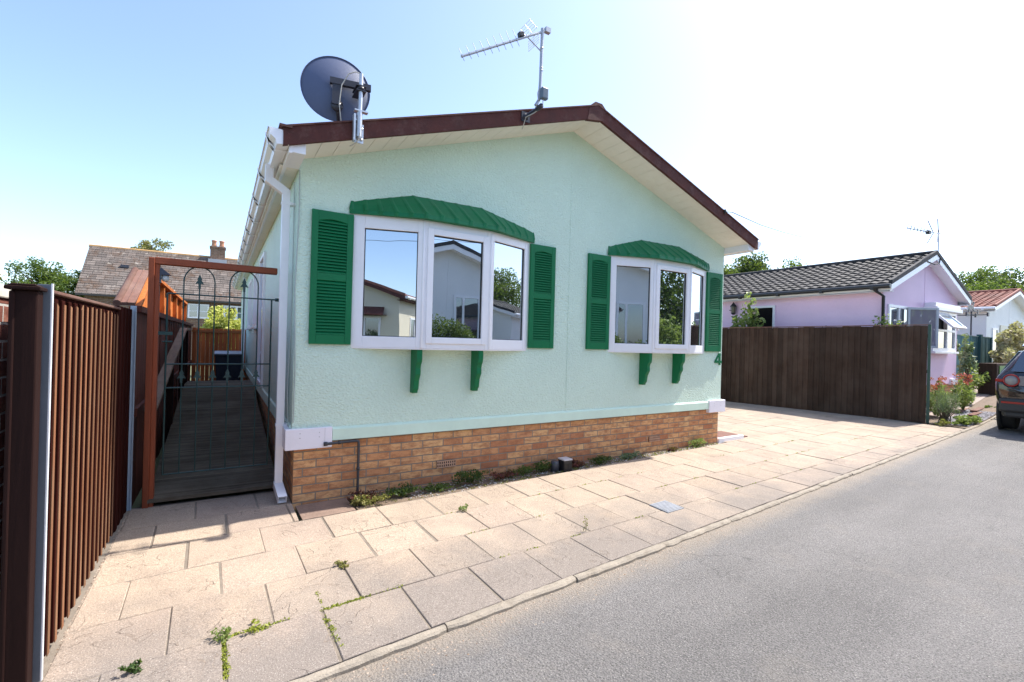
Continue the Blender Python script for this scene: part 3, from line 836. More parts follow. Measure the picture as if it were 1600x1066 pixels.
# ---------------------------------------------------------------- bow windows
ZB, ZT = 1.39, 2.622
def bow(x0):
    pts = [(x0, 0.), (x0+.615, -.2), (x0+1.36, -.2), (x0+1.965, 0.)]
    fr = MB(); panes = []
    fac = []
    for (a, b) in zip(pts[:-1], pts[1:]):
        A = Vector((a[0], a[1], 0)); B = Vector((b[0], b[1], 0)); L = (B-A).length; U = (B-A)/L; N = Vector((U.y, -U.x, 0))
        fac.append((A, U, N, L))
    def member(mb, f, u0, u1, z0, z1, front, back):
        A, U, N, L = f
        mb.obox(A + U*u0 + N*front + Vector((0,0,z0)), U*(u1-u0), -N*(front-back), Vector((0,0,z1-z0)))
    specs = [(.10, .055, .105, .115), (.05, .05, .06, .075), (.05, .07, .105, .085)]   # left, right, bottom, top widths
    for f, (l, r_, bt, tp) in zip(fac, specs):
        L = f[3]
        member(fr, f, 0, l, ZB, ZT, 0, -.07); member(fr, f, L-r_, L, ZB, ZT, 0, -.07)
        member(fr, f, l, L-r_, ZB, ZB+bt, -.0005, -.07); member(fr, f, l, L-r_, ZT-tp, ZT, -.0005, -.07)
    # corner posts
    for (x, y) in pts[1:3]:
        fr.lathe((x, y+.004, ZB+.001), (0,0,1), [(.014, 0), (.014, ZT-ZB-.002)], 10)
    # bottom and head boards
    for z in (ZB-.014, ZT-.002):
        fr.prism([(pts[0][0]+.004, .0, z), (pts[1][0], pts[1][1]+.004, z), (pts[2][0], pts[2][1]+.004, z), (pts[3][0]-.004, .0, z)], (0, 0, .014))
    frame = fr.build('bow_window', UPVC, home, .004, fix=True)
    for i in (0, 2):
        l, r_, bt, tp = specs[i]; f = fac[i]; L = f[3]
        se = MB()
        for (u0, u1, z0, z1) in ((l, l+.008, ZB+bt, ZT-tp), (L-r_-.008, L-r_, ZB+bt, ZT-tp), (l, L-r_, ZB+bt, ZB+bt+.006), (l, L-r_, ZT-tp-.008, ZT-tp)):
            member(se, f, u0, u1, z0, z1, -.018, -.04)
        se.build('seal_shade', SEAL_SHADE, frame, fix=True)  # dark strips standing for the shaded glass recess
        p = MB(); member(p, f, l, L-r_, ZB+bt, ZT-tp, -.026, -.036); p.build('pane', GLASS, frame, fix=True)
    # opening sash in the middle
    f = fac[1]; L = f[3]; l, r_, bt, tp = specs[1]; w = .062
    sh = MB()
    u0, u1, z0, z1 = l-.012, L-r_+.012, ZB+bt-.012, ZT-tp+.012
    member(sh, f, u0, u0+w, z0, z1, .016, -.05); member(sh, f, u1-w, u1, z0, z1, .016, -.05)
    member(sh, f, u0+w, u1-w, z0, z0+w, .0155, -.05); member(sh, f, u0+w, u1-w, z1-w, z1, .0155, -.05)
    sash = sh.build('sash', UPVC, frame, .005, fix=True)
    se = MB()
    for (a_, b_, c_, d_) in ((u0+w, u0+w+.008, z0+w, z1-w), (u1-w-.012, u1-w, z0+w, z1-w), (u0+w, u1-w, z0+w, z0+w+.006), (u0+w, u1-w, z1-w-.012, z1-w)):
        member(se, f, a_, b_, c_, d_, -.006, -.03)
    se.build('seal_shade', SEAL_SHADE, frame, fix=True)
    p = MB(); member(p, f, u0+w, u1-w, z0+w, z1-w, -.014, -.024); p.build('pane', GLASS, frame, fix=True)
    # canopy: ribbed green sheet, hipped to the wall
    lo = [Vector((x0-.04, -.0, 2.665)), Vector((x0+.60, -.275, 2.665)), Vector((x0+1.385, -.275, 2.665)), Vector((x0+2.03, .0, 2.665))]
    hi = [Vector((x0-.03, .003, 2.745)), Vector((x0+.56, .003, 2.905)), Vector((x0+1.33, .003, 2.915)), Vector((x0+2.02, .003, 2.755))]
    c = MB(); rows = []
    for i, nr in enumerate((5, 5, 5)):
        nrm = (lo[i+1]-lo[i]).cross(hi[i]-lo[i]).normalized()
        if nrm.z < 0: nrm = -nrm
        for k in range(nr*8 + (1 if i == 2 else 0)):
            s = k/(nr*8); ph = k % 8
            h = {0: .012, 1: .012, 2: .001, 7: .001}.get(ph, 0.)*1.5
            if k == 0: h = .02
            a_ = lo[i].lerp(lo[i+1], s) + nrm*h; b_ = hi[i].lerp(hi[i+1], s) + nrm*h*.15
            fl = Vector((nrm.x, nrm.y, 0)).normalized()
            rows.append([lo[i].lerp(lo[i+1], s) + Vector((0,0,-.040)) + fl*.008, a_, a_.lerp(b_, .5) + nrm*.004, b_])
    v = [p for rr in rows for p in rr]; k = 4
    fcs = []
    for i in range(len(rows)-1):
        for j in range(3): fcs.append((i*k+j, (i+1)*k+j, (i+1)*k+j+1, i*k+j+1))
    c.add(v, fcs)
    c.prism([lo[0]+Vector((.01,0,-.036)), lo[1]+Vector((0,.012,-.036)), lo[2]+Vector((0,.012,-.036)), lo[3]+Vector((-.01,0,-.036))], (0,0,.006))
    co = c.build('canopy', GREEN_C, home)
    sd = co.modifiers.new('thick', 'SOLIDIFY'); sd.thickness = .004; sd.offset = -1
    # brackets
    for bx in (x0+.585, x0+1.255):
        pr = [(0, 1.376), (-.178, 1.376), (-.178, 1.285), (-.172, 1.255), (-.152, 1.228), (-.143, 1.195), (-.147, 1.165), (-.146, 1.135), (-.128, 1.105), (-.110, 1.07), (-.104, 1.03), (-.098, .99), (-.078, .965), (-.072, .945), (0, .945)]
        b = MB(); b.prism([(bx, y, z) for y, z in pr], (.055, 0, 0))
        b.build('bracket', GREEN, home, .004, fix=True)
bow(.48); bow(3.70)
# louvred shutters
def shutter(x0, x1):
    z0, z1 = 1.41, 2.61; st = .055
    m = MB(); f_, b_ = -.030, .0
    m.box(x0, x0+st, f_, b_, z0, z1); m.box(x1-st, x1, f_, b_, z0, z1)
    m.box(x0+st, x1-st, f_+.001, b_, z0, z0+.085); m.box(x0+st, x1-st, f_+.001, b_, 1.985, 2.05)
    # arched top rail
    xa, xb = x0+st, x1-st; n = 8
    arc = [(xa + (xb-xa)*i/n, f_+.001, 2.515 + .022*math.sin(math.pi*i/n)) for i in range(n+1)]
    m.prism(arc + [(xb, f_+.001, z1), (xa, f_+.001, z1)], (0, .029, 0))
    s = m.build('shutter', GREEN, home, .003, fix=True)
    l = MB()
    for za, zb in ((z0+.087, 1.983), (2.052, 2.53)):
        k = int(round((zb-za)/.0285)); d = (zb-za)/k
        for i in range(k):
            z = za + d*i
            l.prism([(xa, -.003, z+d*.95), (xa, -.007, z+d*1.1), (xa, -.029, z+d*.26), (xa, -.029, z)], (xb-xa, 0, 0))
    l.box(xa, xb, -.003, .0, z0+.08, z1-.04)
    l.build('louvre', GREEN, s, fix=True)
for a, b in ((.115, .475), (2.455, 2.81), (3.325, 3.695), (5.672, 6.04)): shutter(a, b)
# house number
m = MB()
y = -.012; t = (0, .012, 0)
m.prism([(6.017, y, 1.385), (6.065, y, 1.385), (6.065, y, 1.205), (6.025, y, 1.205), (6.025, y, 1.32)], t)
m.prism([(5.920, y-.001, 1.235), (5.920, y-.001, 1.262), (6.017, y-.001, 1.385), (6.031, y-.001, 1.36), (5.963, y-.001, 1.268), (5.963, y-.001, 1.235)], t)
m.prism([(5.955, y-.002, 1.235), (5.955, y-.002, 1.270), (6.093, y-.002, 1.270), (6.093, y-.002, 1.235)], t)
m.build('house_number', GREEN, home, fix=True)
# overflow pipe on the skirting
m = MB()
m.tube([(.275, -.04, .512), (.30, -.04, .512), (.55, -.012, .512), (.575, -.012, .505), (.578, -.012, .48), (.578, -.012, -.01)], .0125, 8)
for p in ((.40, -.028, .512), (.578, -.012, .25)): m.lathe((p[0]-.012, p[1], p[2]) if p[2] > .4 else (p[0], p[1], p[2]-.012), (1,0,0) if p[2] > .4 else (0,0,1), [(.016, 0), (.016, .024)], 10)
m.lathe((.262, -.04, .512), (1,0,0), [(.019, 0), (.019, .03), (.014, .034)], 12)
m.build('waste_pipe', simple('grey_black_pipe', (.045,.045,.05), .5, .2), home)
# door step on the drive side
m = MB(); m.box(6.2, 6.95, .06, .55, -.03, .014); stp = single(m, 'door_mat', simple('brown_mat', (.17,.085,.065), .95, .25, 20., bump=.004, bs=300), (6.5, .3, 0), 'flat brown mat on the drive beside the right corner of the park home', 'mat')
m = MB(); m.box(6.1, 6.75, .0, .062, -.03, .055); single(m, 'threshold_strip', UPVC, (6.4, .03, 0), 'short white plastic strip lying by the right corner of the brick skirting', 'plastic strip', bevel=.004)

# ---------------------------------------------------------------- satellite dish on the verge
dish = thing('satellite_dish', (.40, -.47, 2.98), 'blue grey satellite dish seen from behind on a pole at the roof edge', 'satellite dish')
m = MB(); m.tube([(.395, -.478, 3.14), (.40, -.478, 3.68)], .0165, 12); m.build('pole', GALV, dish)
m = MB(); m.box(.345, .36, -.50, -.452, 3.11, 3.33); m.box(.36, .435, -.458, -.45, 3.11, 3.27)
m.tube([(.392, -.478, 3.15), (.395, -.478, 3.36)], .0235, 12)
m.box(.35, .46, -.50, -.455, 3.36, 3.372)
for z in (3.14, 3.23): m.lathe((.42, -.458, z), (0,-1,0), [(.009, 0), (.009, .012)], 8)
m.build('wall_bracket', GALV, dish)
c0 = Vector((.244, -.25, 3.605)); az, el = R(80), R(-8)
nn = Vector((math.cos(el)*math.cos(az), math.cos(el)*math.sin(az), math.sin(el)))
aa = nn.cross(Vector((0,0,1))).normalized(); bb = aa.cross(nn)
m = MB(); v = []; f = []; nk = 48
rings = [(r_, -.062*(1-r_*r_)) for r_ in (0, .2, .4, .6, .8, .93, 1.)] + [(1.02, .0), (1.022, -.012)]
for r_, d in rings:
    for k in range(nk):
        w = 2*math.pi*k/nk; v.append(c0 + aa*(.275*r_*math.cos(w)) + bb*(.292*r_*math.sin(w)) + nn*d)
for i in range(len(rings)-1):
    for k in range(nk): f.append((i*nk+k, i*nk+(k+1) % nk, (i+1)*nk+(k+1) % nk, (i+1)*nk+k))
m.add(v, f, True)
do = m.build('reflector', DISH_M, dish)
sd = do.modifiers.new('thick', 'SOLIDIFY'); sd.thickness = .003
m = MB()
bk = c0 - nn*.075
m.obox(bk + aa*(-.05) + bb*(-.02) - nn*.035, aa*.33, bb*.055, nn*.03)
m.obox(bk + aa*(-.03) + bb*(-.20) - nn*.03, aa*.06, bb*.20, nn*.025)
m.lathe(bk + aa*.01 + bb*(-.20) - nn*.02, nn, [(.05, 0), (.05, .02), (.02, .03)], 14)
m.tube([bk + aa*.01 + bb*-.20, c0 + aa*.03 + bb*-.31 + nn*.0, c0 + aa*.05 + bb*(-.36) + nn*.30], .014, 8)
m.lathe(Vector((.40, -.478, 3.545)) , (0,0,1), [(.028, 0), (.028, .02)], 10)
for k in (-.05, .05): m.obox(Vector((.36, -.50, 3.55+k*.4)), (.08, 0, 0), (0, .16, 0), (0, 0, .01))
m.build('mount', DARKM, dish, fix=True)
m = MB(); m.tube([(.40, -.475, 3.68), (.36, -.45, 3.70), (.31, -.42, 3.68), (.26, -.40, 3.58), (.245, -.40, 3.42), (.27, -.36, 3.30)], .0045, 6)
m.tube([(.395, -.50, 3.18), (.39, -.50, 3.13), (.37, -.47, 3.10), (.34, -.4, 3.09)], .0045, 6)
m.build('cable', CABLE_W, dish)
m = MB(); e = c0 + aa*.05 + bb*(-.36) + nn*.30; m.lathe(e, -nn + bb*.5, [(.022, 0), (.03, .03), (.03, .07), (.018, .1)], 12); m.build('receiver_head', simple('lnb_plastic', (.3,.3,.32), .5), dish)

# ---------------------------------------------------------------- television aerial on the verge
GM = Matrix.Translation((-.03, -.252, .083)) @ Matrix.Scale(.944, 4)   # the aerial stands off the verge on an arm
aer = thing('tv_aerial', (2.19, -.46, 3.9), 'silver television aerial with a long drooping boom on the roof verge', 'tv aerial')
m = MB(); m.tube([(2.165, -.47, 3.93), (2.205, -.475, 4.0), (2.215, -.475, 4.2), (2.222, -.475, 4.745)], .017, 10)
for z in (4.30, 4.325, 4.53): m.lathe((2.218, -.475, z), (0,0,1), [(.019, 0), (.019, .014)], 10)
m.build('mast', ALU, aer)
T0_ = Vector((2.26, -.475, 4.735)); T1_ = Vector((1.325, -.44, 4.165)); bd = (T1_-T0_).normalized(); pd = Vector((-bd.z, 0, bd.x)).normalized()
if pd.z < 0: pd = -pd
m = MB(); m.tube([T0_, T1_], .0125, 8)
m.obox(T0_ - bd*.02 + Vector((-.02,-.02,-.022)), (.06,0,0), (0,.045,0), (0,0,.05))
m.tube([T0_ + bd*.26, (2.14, -.475, 4.54), (2.216, -.475, 4.50)], .006, 6)
m.build('boom', ALU, aer)
m = MB(); Lb = (T1_-T0_).length
for i in range(9):
    s = .40 + (Lb-.41)*i/8; p = T0_ + bd*s; hl = .105 - .004*i
    m.tube([p - pd*hl*.62, p + pd*hl], .003, 5)
    m.obox(p - Vector((.009,.012,.009)), (.018,0,0), (0,.024,0), (0,0,.018))
m.build('director', ALU, aer)
m = MB()
for s_ in (1, -1):
    o = T0_ + bd*.17
    dd = (pd*s_*.9 + bd*.45).normalized()
    for k in range(5): q = o + dd*(.025+.024*k); m.tube([q - Vector((0,.10,0)), q + Vector((0,.10,0))], .0024, 5)
    for yy in (-.09, 0, .09): m.tube([o + dd*.02 + Vector((0,yy,0)), o + dd*.125 + Vector((0,yy,0))], .0024, 5)
m.build('reflector_grid', simple('white_aluminium', (.85,.85,.86), .35, .05, metal=.2), aer)
m = MB(); m.obox(T0_ + bd*.335 + Vector((-.03,-.025,.0)), (.055,0,.02), (0,.05,0), (-.01,0,.045)); m.build('dipole_box', BLACKP, aer, .005, fix=True)
m = MB(); m.box(2.195, 2.275, -.545, -.49, 3.99, 4.11); m.build('junction_box', simple('blue_grey_box', (.10,.14,.18), .5), aer, .012)
m = MB(); m.m = None; m.lathe((2.06, -.44, 3.79), (0, -1, 0), [(.035, 0), (.035, .012), (.02, .02), (.017, .2), (.024, .21), (.024, .29)], 12); m.box(2.01, 2.11, -.452, -.44, 3.74, 3.84); m.build('clamp', DARKM, aer)
m = MB(); m.m = None; m.tube([(2.07, -.74, 3.85), (2.08, -.72, 3.79), (2.05, -.62, 3.76), (2.03, -.50, 3.76), (2.03, -.47, 3.71), (2.03, -.45, 3.68), (2.04, -.42, 3.67)], .0045, 6); m.m = GM
m.tube([(2.205, -.50, 3.99), (2.175, -.50, 3.97), (2.17, -.49, 4.05), (2.2, -.48, 4.12)], .0035, 6); m.build('cable', CABLE_W, aer)
GM = None
# overhead telephone line from the right verge
m = MB(); a = Vector((5.45, -.46, 3.385)); b = Vector((30, 8.0, 8.6))
m.tube([a, a+Vector((.12,-.01,.01))] + [a.lerp(b, t_/12) + Vector((0,0,-1.1*4*(t_/12)*(1-t_/12)*.5)) for t_ in range(1, 13)], .006, 5)
m.lathe(a+Vector((-.03,.0,-.03)), (0,0,1), [(.012, 0), (.02, .02), (.012, .06)], 8)
single(m, 'telephone_line', CABLE_K, a, 'thin telephone line running right from the roof verge into the sky', 'cable')
# garden light by the wall, drain cover
gl = thing('garden_light', (2.9, -.16, 0), 'black box shaped garden light with a pale lid by the brick skirting', 'garden light')
m = MB(); m.box(2.855, 2.97, -.235, -.12, -.02, .115)
for i in range(6): m.box(2.86+i*.019, 2.868+i*.019, -.24, -.233, .0, .085)
m.build('casing', BLACKP, gl, .004)
m = MB(); m.box(2.85, 2.975, -.24, -.115, .116, .132); m.build('lid', simple('pale_lid', (.55,.55,.58), .3), gl, .004)
m = MB(); m.lathe((2.80, -.13, -.02), (0,0,1), [(.05, 0), (.052, .09), (.045, .12)], 16); m.build('back_canister', simple('charcoal_plastic', (.06,.065,.08), .5), gl)
dc = thing('drain_cover', (2.97, -1.6, 0), 'small grey slotted drain cover let into the paving', 'drain cover')
m = MB(); m.obox((2.845, -1.725, -.01), (.235, .012, 0), (.01, .225, 0), (0, 0, .018)); m.build('plate', simple('drain_grey', (.20,.21,.23), .6, .3, 20.), dc, .004)
m = MB()
for i in range(9): m.obox((2.86, -1.706+i*.0225, .0075), (.205, .0105, 0), (0, .010, 0), (0, 0, .004))
m.build('ridge', simple('drain_ridge', (.30,.31,.34), .5, .2, 20.), dc)
# ================================================================== LEFT SIDE
# neighbour's brick wall at the picture edge
bw = thing('brick_wall', (-2.6, -1.7, 0), 'red brick garden wall with a pale coping behind the brown end post', 'wall')
m = MB(); m.box(-4.0, -1.31, -1.85, -1.62, -.1, 1.60); m.build('brickwork', BRICK2, bw)
m = MB(); m.box(-4.0, -1.30, -1.88, -1.59, 1.60, 1.655); m.build('coping', simple('pale_coping', (.62,.58,.50), .9, .15, 6.), bw, .006)
# ribbed boundary fence
ff = thing('ribbed_fence', (-1.2, -.8, 0), 'brown ribbed timber fence with a thick capped end post and metal channels', 'fence')
m = MB(); m.box(-1.258, -1.178, -1.88, -1.81, -.1, 1.632); m.box(-1.262, -1.243, -1.884, -1.82, -.1, 1.628)
pp = m.build('post', WOOD_POST, ff, .006)
m = MB(); m.prism([(-1.272, -1.90, 1.632), (-1.166, -1.90, 1.632), (-1.166, -1.805, 1.632), (-1.272, -1.805, 1.632)], (0, 0, .016))
m.prism([(-1.266, -1.893, 1.648), (-1.172, -1.893, 1.648), (-1.185, -1.893, 1.657), (-1.253, -1.893, 1.657)], (0, .082, 0)); m.build('post_cap', WOOD_POST, pp, .004)
m = MB()   # folded steel channel between end post and panel
m.box(-1.20, -1.158, -1.80, -1.79, -.1, 1.665)
m.build('steel_channel', simple('shaded_channel_steel', (.085,.10,.125), .5, .1, 5.), ff, .002)
m = MB(); m.box(-1.158, -1.153, -1.80, -1.782, -.1, 1.67); m.build('channel_flange', simple('sunlit_channel_steel', (.66,.67,.70), .45, .08, 5.), ff)  # web dark, flange bright: shade and sun put into the channel's colours
m = MB(); m.box(-1.215, -1.19, -1.785, -.13, .02, 1.63)
bkp = m.build('panel_backing', WOOD_BACK, ff)
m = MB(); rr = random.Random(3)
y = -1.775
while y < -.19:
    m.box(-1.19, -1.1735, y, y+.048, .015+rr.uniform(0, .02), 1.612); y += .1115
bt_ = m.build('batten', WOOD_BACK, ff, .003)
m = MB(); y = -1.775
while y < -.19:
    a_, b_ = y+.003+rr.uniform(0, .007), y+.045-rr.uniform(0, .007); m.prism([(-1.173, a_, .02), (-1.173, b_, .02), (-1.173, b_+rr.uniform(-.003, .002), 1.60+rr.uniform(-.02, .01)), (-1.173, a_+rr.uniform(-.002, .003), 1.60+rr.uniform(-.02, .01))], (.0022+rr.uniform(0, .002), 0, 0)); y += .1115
m.build('sunlit_face', WOOD_RIB, bt_, fix=True)  # batten fronts lighter than the sides: sunlight put into the colour
m = MB(); m.box(-1.215, -1.165, -1.785, -.12, 1.632, 1.648); m.build('capping', WOOD_CAP, ff, .004)
m = MB()
for i in range(8): m.box(-1.20, -1.178 + (.006 if i % 2 else 0), -.12+i*.07, -.12+i*.07+.066, .0, 1.66)
m.build('plain_panel', WOOD_BACK, ff, .003)
m = MB(); m.box(-1.185, -1.150, .445, .475, -.05, 1.69); m.box(-1.15, -1.146, .43, .475, -.05, 1.69); m.build('steel_post', simple('blue_grey_steel', (.33,.40,.47), .5, .1, 5.), ff, .002)
m = MB(); m.box(-1.21, -1.16, .48, .53, -.06, .19); m.build('concrete_stub', KERB, ff, .006)
# passage fence beyond, dark below with an orange framed upper part
pf = thing('passage_fence', (-1.2, 4, 0), 'tall passage fence, dark red below with an orange framed upper section and raked coping', 'fence')
m = MB(); rr = random.Random(5); y = .56
while y < 9.5:
    m.box(-1.21, -1.178 + (.008 if rr.random() > .5 else 0), y, y+.142, -.05, 1.69); y += .146
m.build('lower_board', wood('dark_red_board', (.125,.030,.017), 'z', .7, .3, .2), pf, .003)
m = MB(); m.box(-1.178, -1.13, .6, 9.5, 1.645, 1.70); m.box(-1.178, -1.14, .6, 9.5, .75, .82); each(m, 'rail', wood('dark_red_rail', (.14,.036,.02), 'y', .7, .25), pf, .003)
m = MB()
prf = [(.72, 1.70), (1.62, 2.075), (6.9, 2.075), (6.9, 1.70)]
m.prism([(-1.215, a, b) for a, b in prf], (.02, 0, 0)); m.build('upper_board', WOOD_ORANGE, pf)
m = MB()
for y in (1.72, 2.62, 3.45, 4.5, 5.6, 6.84): m.box(-1.195, -1.145, y, y+.06, 1.70, 2.04)
m.prism([(-1.195, .72, 1.70), (-1.195, .80, 1.70), (-1.195, 1.66, 2.06), (-1.195, 1.60, 2.08)], (.045, 0, 0))
m.box(-1.195, -1.13, 1.6, 6.9, 2.04, 2.08)
each(m, 'stud', WOOD_ORANGE, pf, .003)
m = MB()
d_ = Vector((0, .92, .385))
m.obox((-1.31, .68, 1.70), (.125, 0, 0), d_, Vector((0, -.385, .92)).normalized()*.03)
m.tube([(-1.305, .66, 1.715), Vector((-1.305, .66, 1.715)) + d_*1.02], .03, 10)
m.obox((-1.24, .665, 1.718), (.008, 0, 0), d_*1.01, Vector((0, -.385, .92)).normalized()*.014)
m.build('coping', WOOD_CAP, pf, .004, fix=True)
# far fence, shed-like boards catching the sun
fb = thing('end_fence', (-.6, 9.6, 0), 'low orange brown board fence closing the far end of the passage', 'fence')
m = MB(); x = -1.15; rr = random.Random(8)
while x < -.02:
    m.box(x, x+.088, 9.55 + (.012 if rr.random() > .5 else 0), 9.58, 0, 1.60+rr.uniform(0, .015)); x += .093
m.build('board', wood('orange_brown_board', (.46,.105,.028), 'z', .7, .3, .35), fb, .003)
m = MB(); m.box(-1.16, -.0, 9.52, 9.55, 1.50, 1.56); m.build('rail', wood('orange_rail', (.34,.10,.03), 'x', .7, .3), fb, .003)
# decking ramp
dk = thing('decking_ramp', (-.52, .44, 0), 'weathered grey timber ramp leading up the side passage', 'ramp')
m = MB(); rr = random.Random(2)
ya, za, yb, zb = .44, .035, 4.75, .60
n = 31; ux = Vector((0, yb-ya, zb-za)); L = ux.length; ux /= L; uz = Vector((0, -ux.z, ux.y)); bwid = L/n
for i in range(n):
    o = Vector((-1.04, ya, za)) + ux*(i*bwid)
    m.obox(o, (.985, 0, 0), ux*(bwid-.006), uz*.028)
    # ridged grooves
    for k in range(5): m.obox(o + ux*(.006+k*(bwid-.012)/5) + uz*.028, (.985, 0, 0), ux*((bwid-.012)/5*.55), uz*.003)
for i in range(6): m.box(-1.04, -.055, yb+.005+i*.14, yb+.005+i*.14+.134, .585, .625)
m.build('board', DECK, dk, 0)
m = MB(); m.prism([(-1.035, ya+.02, 0), (-1.035, yb+.8, 0), (-1.035, yb+.8, .57), (-1.035, yb, .57)], (.04, 0, 0)); m.prism([(-.10, ya+.02, 0), (-.10, yb+.8, 0), (-.10, yb+.8, .57), (-.10, yb, .57)], (.04, 0, 0)); each(m, 'bearer', WOOD_DARK, dk)
hr = thing('handrail', (-1.09, 2.6, .5), 'weathered sloping timber handrail along the left of the ramp', 'handrail')
m = MB(); a = Vector((-1.10, .62, .79)); b = Vector((-1.10, 4.6, 1.52)); d_ = b-a
m.obox(a, (.095, 0, 0), d_, (0, 0, .04)); m.obox(b, (.095, 0, 0), (0, .9, 0), (0, 0, .04)); m.build('rail', RAIL_W, hr, .004)
m = MB()
for y, z in ((.66, .78), (2.6, 1.14), (4.6, 1.51), (5.4, 1.51)): m.box(-1.10, -1.03, y, y+.07, 0, z)
each(m, 'post', WOOD_POST, hr, .004)
# gate frame and gate
gf = thing('gate_frame', (-1.05, .5, 0), 'red brown timber gate frame with one tall post and a top beam', 'gate frame')
m = MB(); m.box(-1.075, -1.032, .44, .54, -.05, 2.105); m.box(-1.032, -1.0, .455, .53, -.05, 2.055); m.build('post', WOOD_RED, gf, .005)
m = MB(); m.box(-1.032, -.105, .445, .535, 2.055, 2.112); m.build('beam', WOOD_BEAM, gf, .005)
gt_ = thing('garden_gate', (-.55, .49, .25), 'dark green iron garden gate with hooped top and arrow finials', 'gate')
gy = .49; rb = .0055
m = MB()
xl, xr = -.945, -.145
for x in (xl, xr): m.tube([(x, gy, .25), (x, gy, 1.815)], .0075, 8)
for z in (.255, 1.0, 1.205, 1.815): m.tube([(xl, gy, z), (xr, gy, z)], .0065, 8)
m.tube([(xr, gy, 1.815), (-.09, gy, 1.815)], .008, 6); m.lathe((-.10, gy, 1.80), (0,0,1), [(.016, 0), (.02, .015), (.016, .03)], 10)
frg = m.build('frame', IRON_G, gt_)
nb = 7; xsb = [xl + (xr-xl)*i/nb for i in range(1, nb)]
hoops = ((xsb[0]+.0, xsb[2]), (xsb[3], xsb[5]))
m = MB()
for a, b in hoops:
    r_ = (b-a)/2; cx = (a+b)/2
    m.tube([(a, gy, .255), (a, gy, 1.86)] + [(cx - r_*math.cos(w*math.pi/12), gy, 1.93 + (r_+.02)*math.sin(w*math.pi/12)) for w in range(0, 13)] + [(b, gy, 1.86), (b, gy, .255)], rb, 8)
    m.tube([(cx, gy, .255), (cx, gy, 1.90)], rb, 8)
m.build('hoop', IRON_G, gt_)
m = MB()
def finial(x, z, s):
    y = gy-.006; t = (0, .012, 0)
    m.prism([(x, y, z+.105*s), (x+.018*s, y, z+.06*s), (x+.012*s, y, z+.055*s), (x+.032*s, y, z+.02*s), (x+.01*s, y, z+.025*s), (x+.008*s, y, z-.02*s), (x-.008*s, y, z-.02*s), (x-.01*s, y, z+.025*s), (x-.032*s, y, z+.02*s), (x-.012*s, y, z+.055*s), (x-.018*s, y, z+.06*s)], t)
for a, b in hoops: finial((a+b)/2, 1.89, 1.05)
for x in xsb: finial(x, 1.06, 1.)
each(m, 'finial', IRON_G, gt_, fix=True)
m = MB(); m.tube([(-1.02, gy, 1.47), (-.93, gy, 1.47)], .012, 8); m.box(-1.0, -.90, gy-.02, gy-.008, 1.455, 1.485); m.tube([(-.97, gy-.02, 1.40), (-.90, gy-.02, 1.40)], .008, 6); m.build('latch', IRON_G, gt_)
sl = thing('solar_lamp', (-.985, .50, 1.9), 'small solar lamp with a sloping blue black panel on the gate post', 'lamp')
m = MB(); m.box(-1.004, -.992, .46, .53, 1.90, 2.02); m.prism([(-.992, .455, 2.03), (-.925, .455, 1.97), (-.992, .455, 1.965)], (0, .08, 0)); m.build('panel_housing', simple('solar_panel_blue', (.012,.014,.045), .25), sl, fix=True)
m = MB(); m.lathe((-.963, .495, 1.965), (0,0,-1), [(.024, 0), (.028, .03), (.018, .05)], 14); m.build('lens', simple('milky_lens', (.55,.56,.55), .25), sl)
# wheelie bin
wb = thing('wheelie_bin', (-.38, 8.6, 0), 'dark navy wheelie bin with a pale shining lid at the end of the ramp', 'wheelie bin')
m = MB(); v = []
for z, x0, x1, y0, y1 in ((.06, -.60, -.16, 8.42, 8.86), (1.0, -.655, -.105, 8.32, 8.90)):
    v += [(x0,y0,z),(x1,y0,z),(x1,y1,z),(x0,y1,z)]
m.add(v, [(0,3,2,1),(4,5,6,7),(0,1,5,4),(1,2,6,5),(2,3,7,6),(3,0,4,7)]); m.box(-.665, -.095, 8.31, 8.91, .95, 1.0); m.build('body', NAVY, wb, .015)
m = MB(); m.prism([(-.67, 8.28, 1.0), (-.67, 8.28, 1.025), (-.67, 8.55, 1.075), (-.67, 8.92, 1.07), (-.67, 8.92, 1.0)], (.58, 0, 0)); m.build('lid', BIN_LID, wb, .012)
m = MB()
for x in (-.62, -.17): m.lathe((x, 8.84, .10), (1,0,0), [(.10, 0), (.10, .05)], 18)
each(m, 'wheel', BLACKP, wb)
# shrub behind the far fence
tree('golden_shrub', 'bright yellow green shrub above the far fence of the passage', 'shrub', -.5, 15.6, 0, 2.42, .72, .6, .8, 3600, .12, LEAF_Y, 71, k=40, cr=.3, tr=.03)
# cottage
co_ = thing('cottage', (-2.9, 22, 0), 'old brick cottage with a mossy slate roof and a two pot chimney behind the fence', 'cottage')
m = MB(); m.box(-5.55, 5.5, 22.2, 27, -.2, 3.05); m.prism([(-5.55, 22.2, 3.05), (-5.55, 27, 3.05), (-5.55, 24.6, 5.3)], (.2, 0, 0)); m.build('wall', BRICK3, co_, fix=True)
m = MB(); S = math.hypot(2.5, 2.42); v = (0, 2.5/S, 2.42/S); nr = (0, -2.42/S, 2.5/S)
tiled(m, (-5.83, 22.0, 3.04), (1,0,0), 11.6, v, S, nr, course=.17, tile=1., amp=0, step=.016, sub=1)
tiled(m, (5.77, 27.0, 3.04), (-1,0,0), 11.6, (0, -2.5/S, 2.42/S), S, (0, 2.42/S, 2.5/S), course=.4, tile=1., amp=0, step=.016, sub=1)
m.prism([(-5.82, 22.03, 3.0), (-5.82, 22.0, 3.04), (-5.82, 24.5, 5.45), (-5.82, 27, 3.04), (-5.82, 26.97, 3.0), (-5.82, 24.5, 5.35)], (11.55, 0, 0))
rf_ = m.build('roof', SLATE, co_)
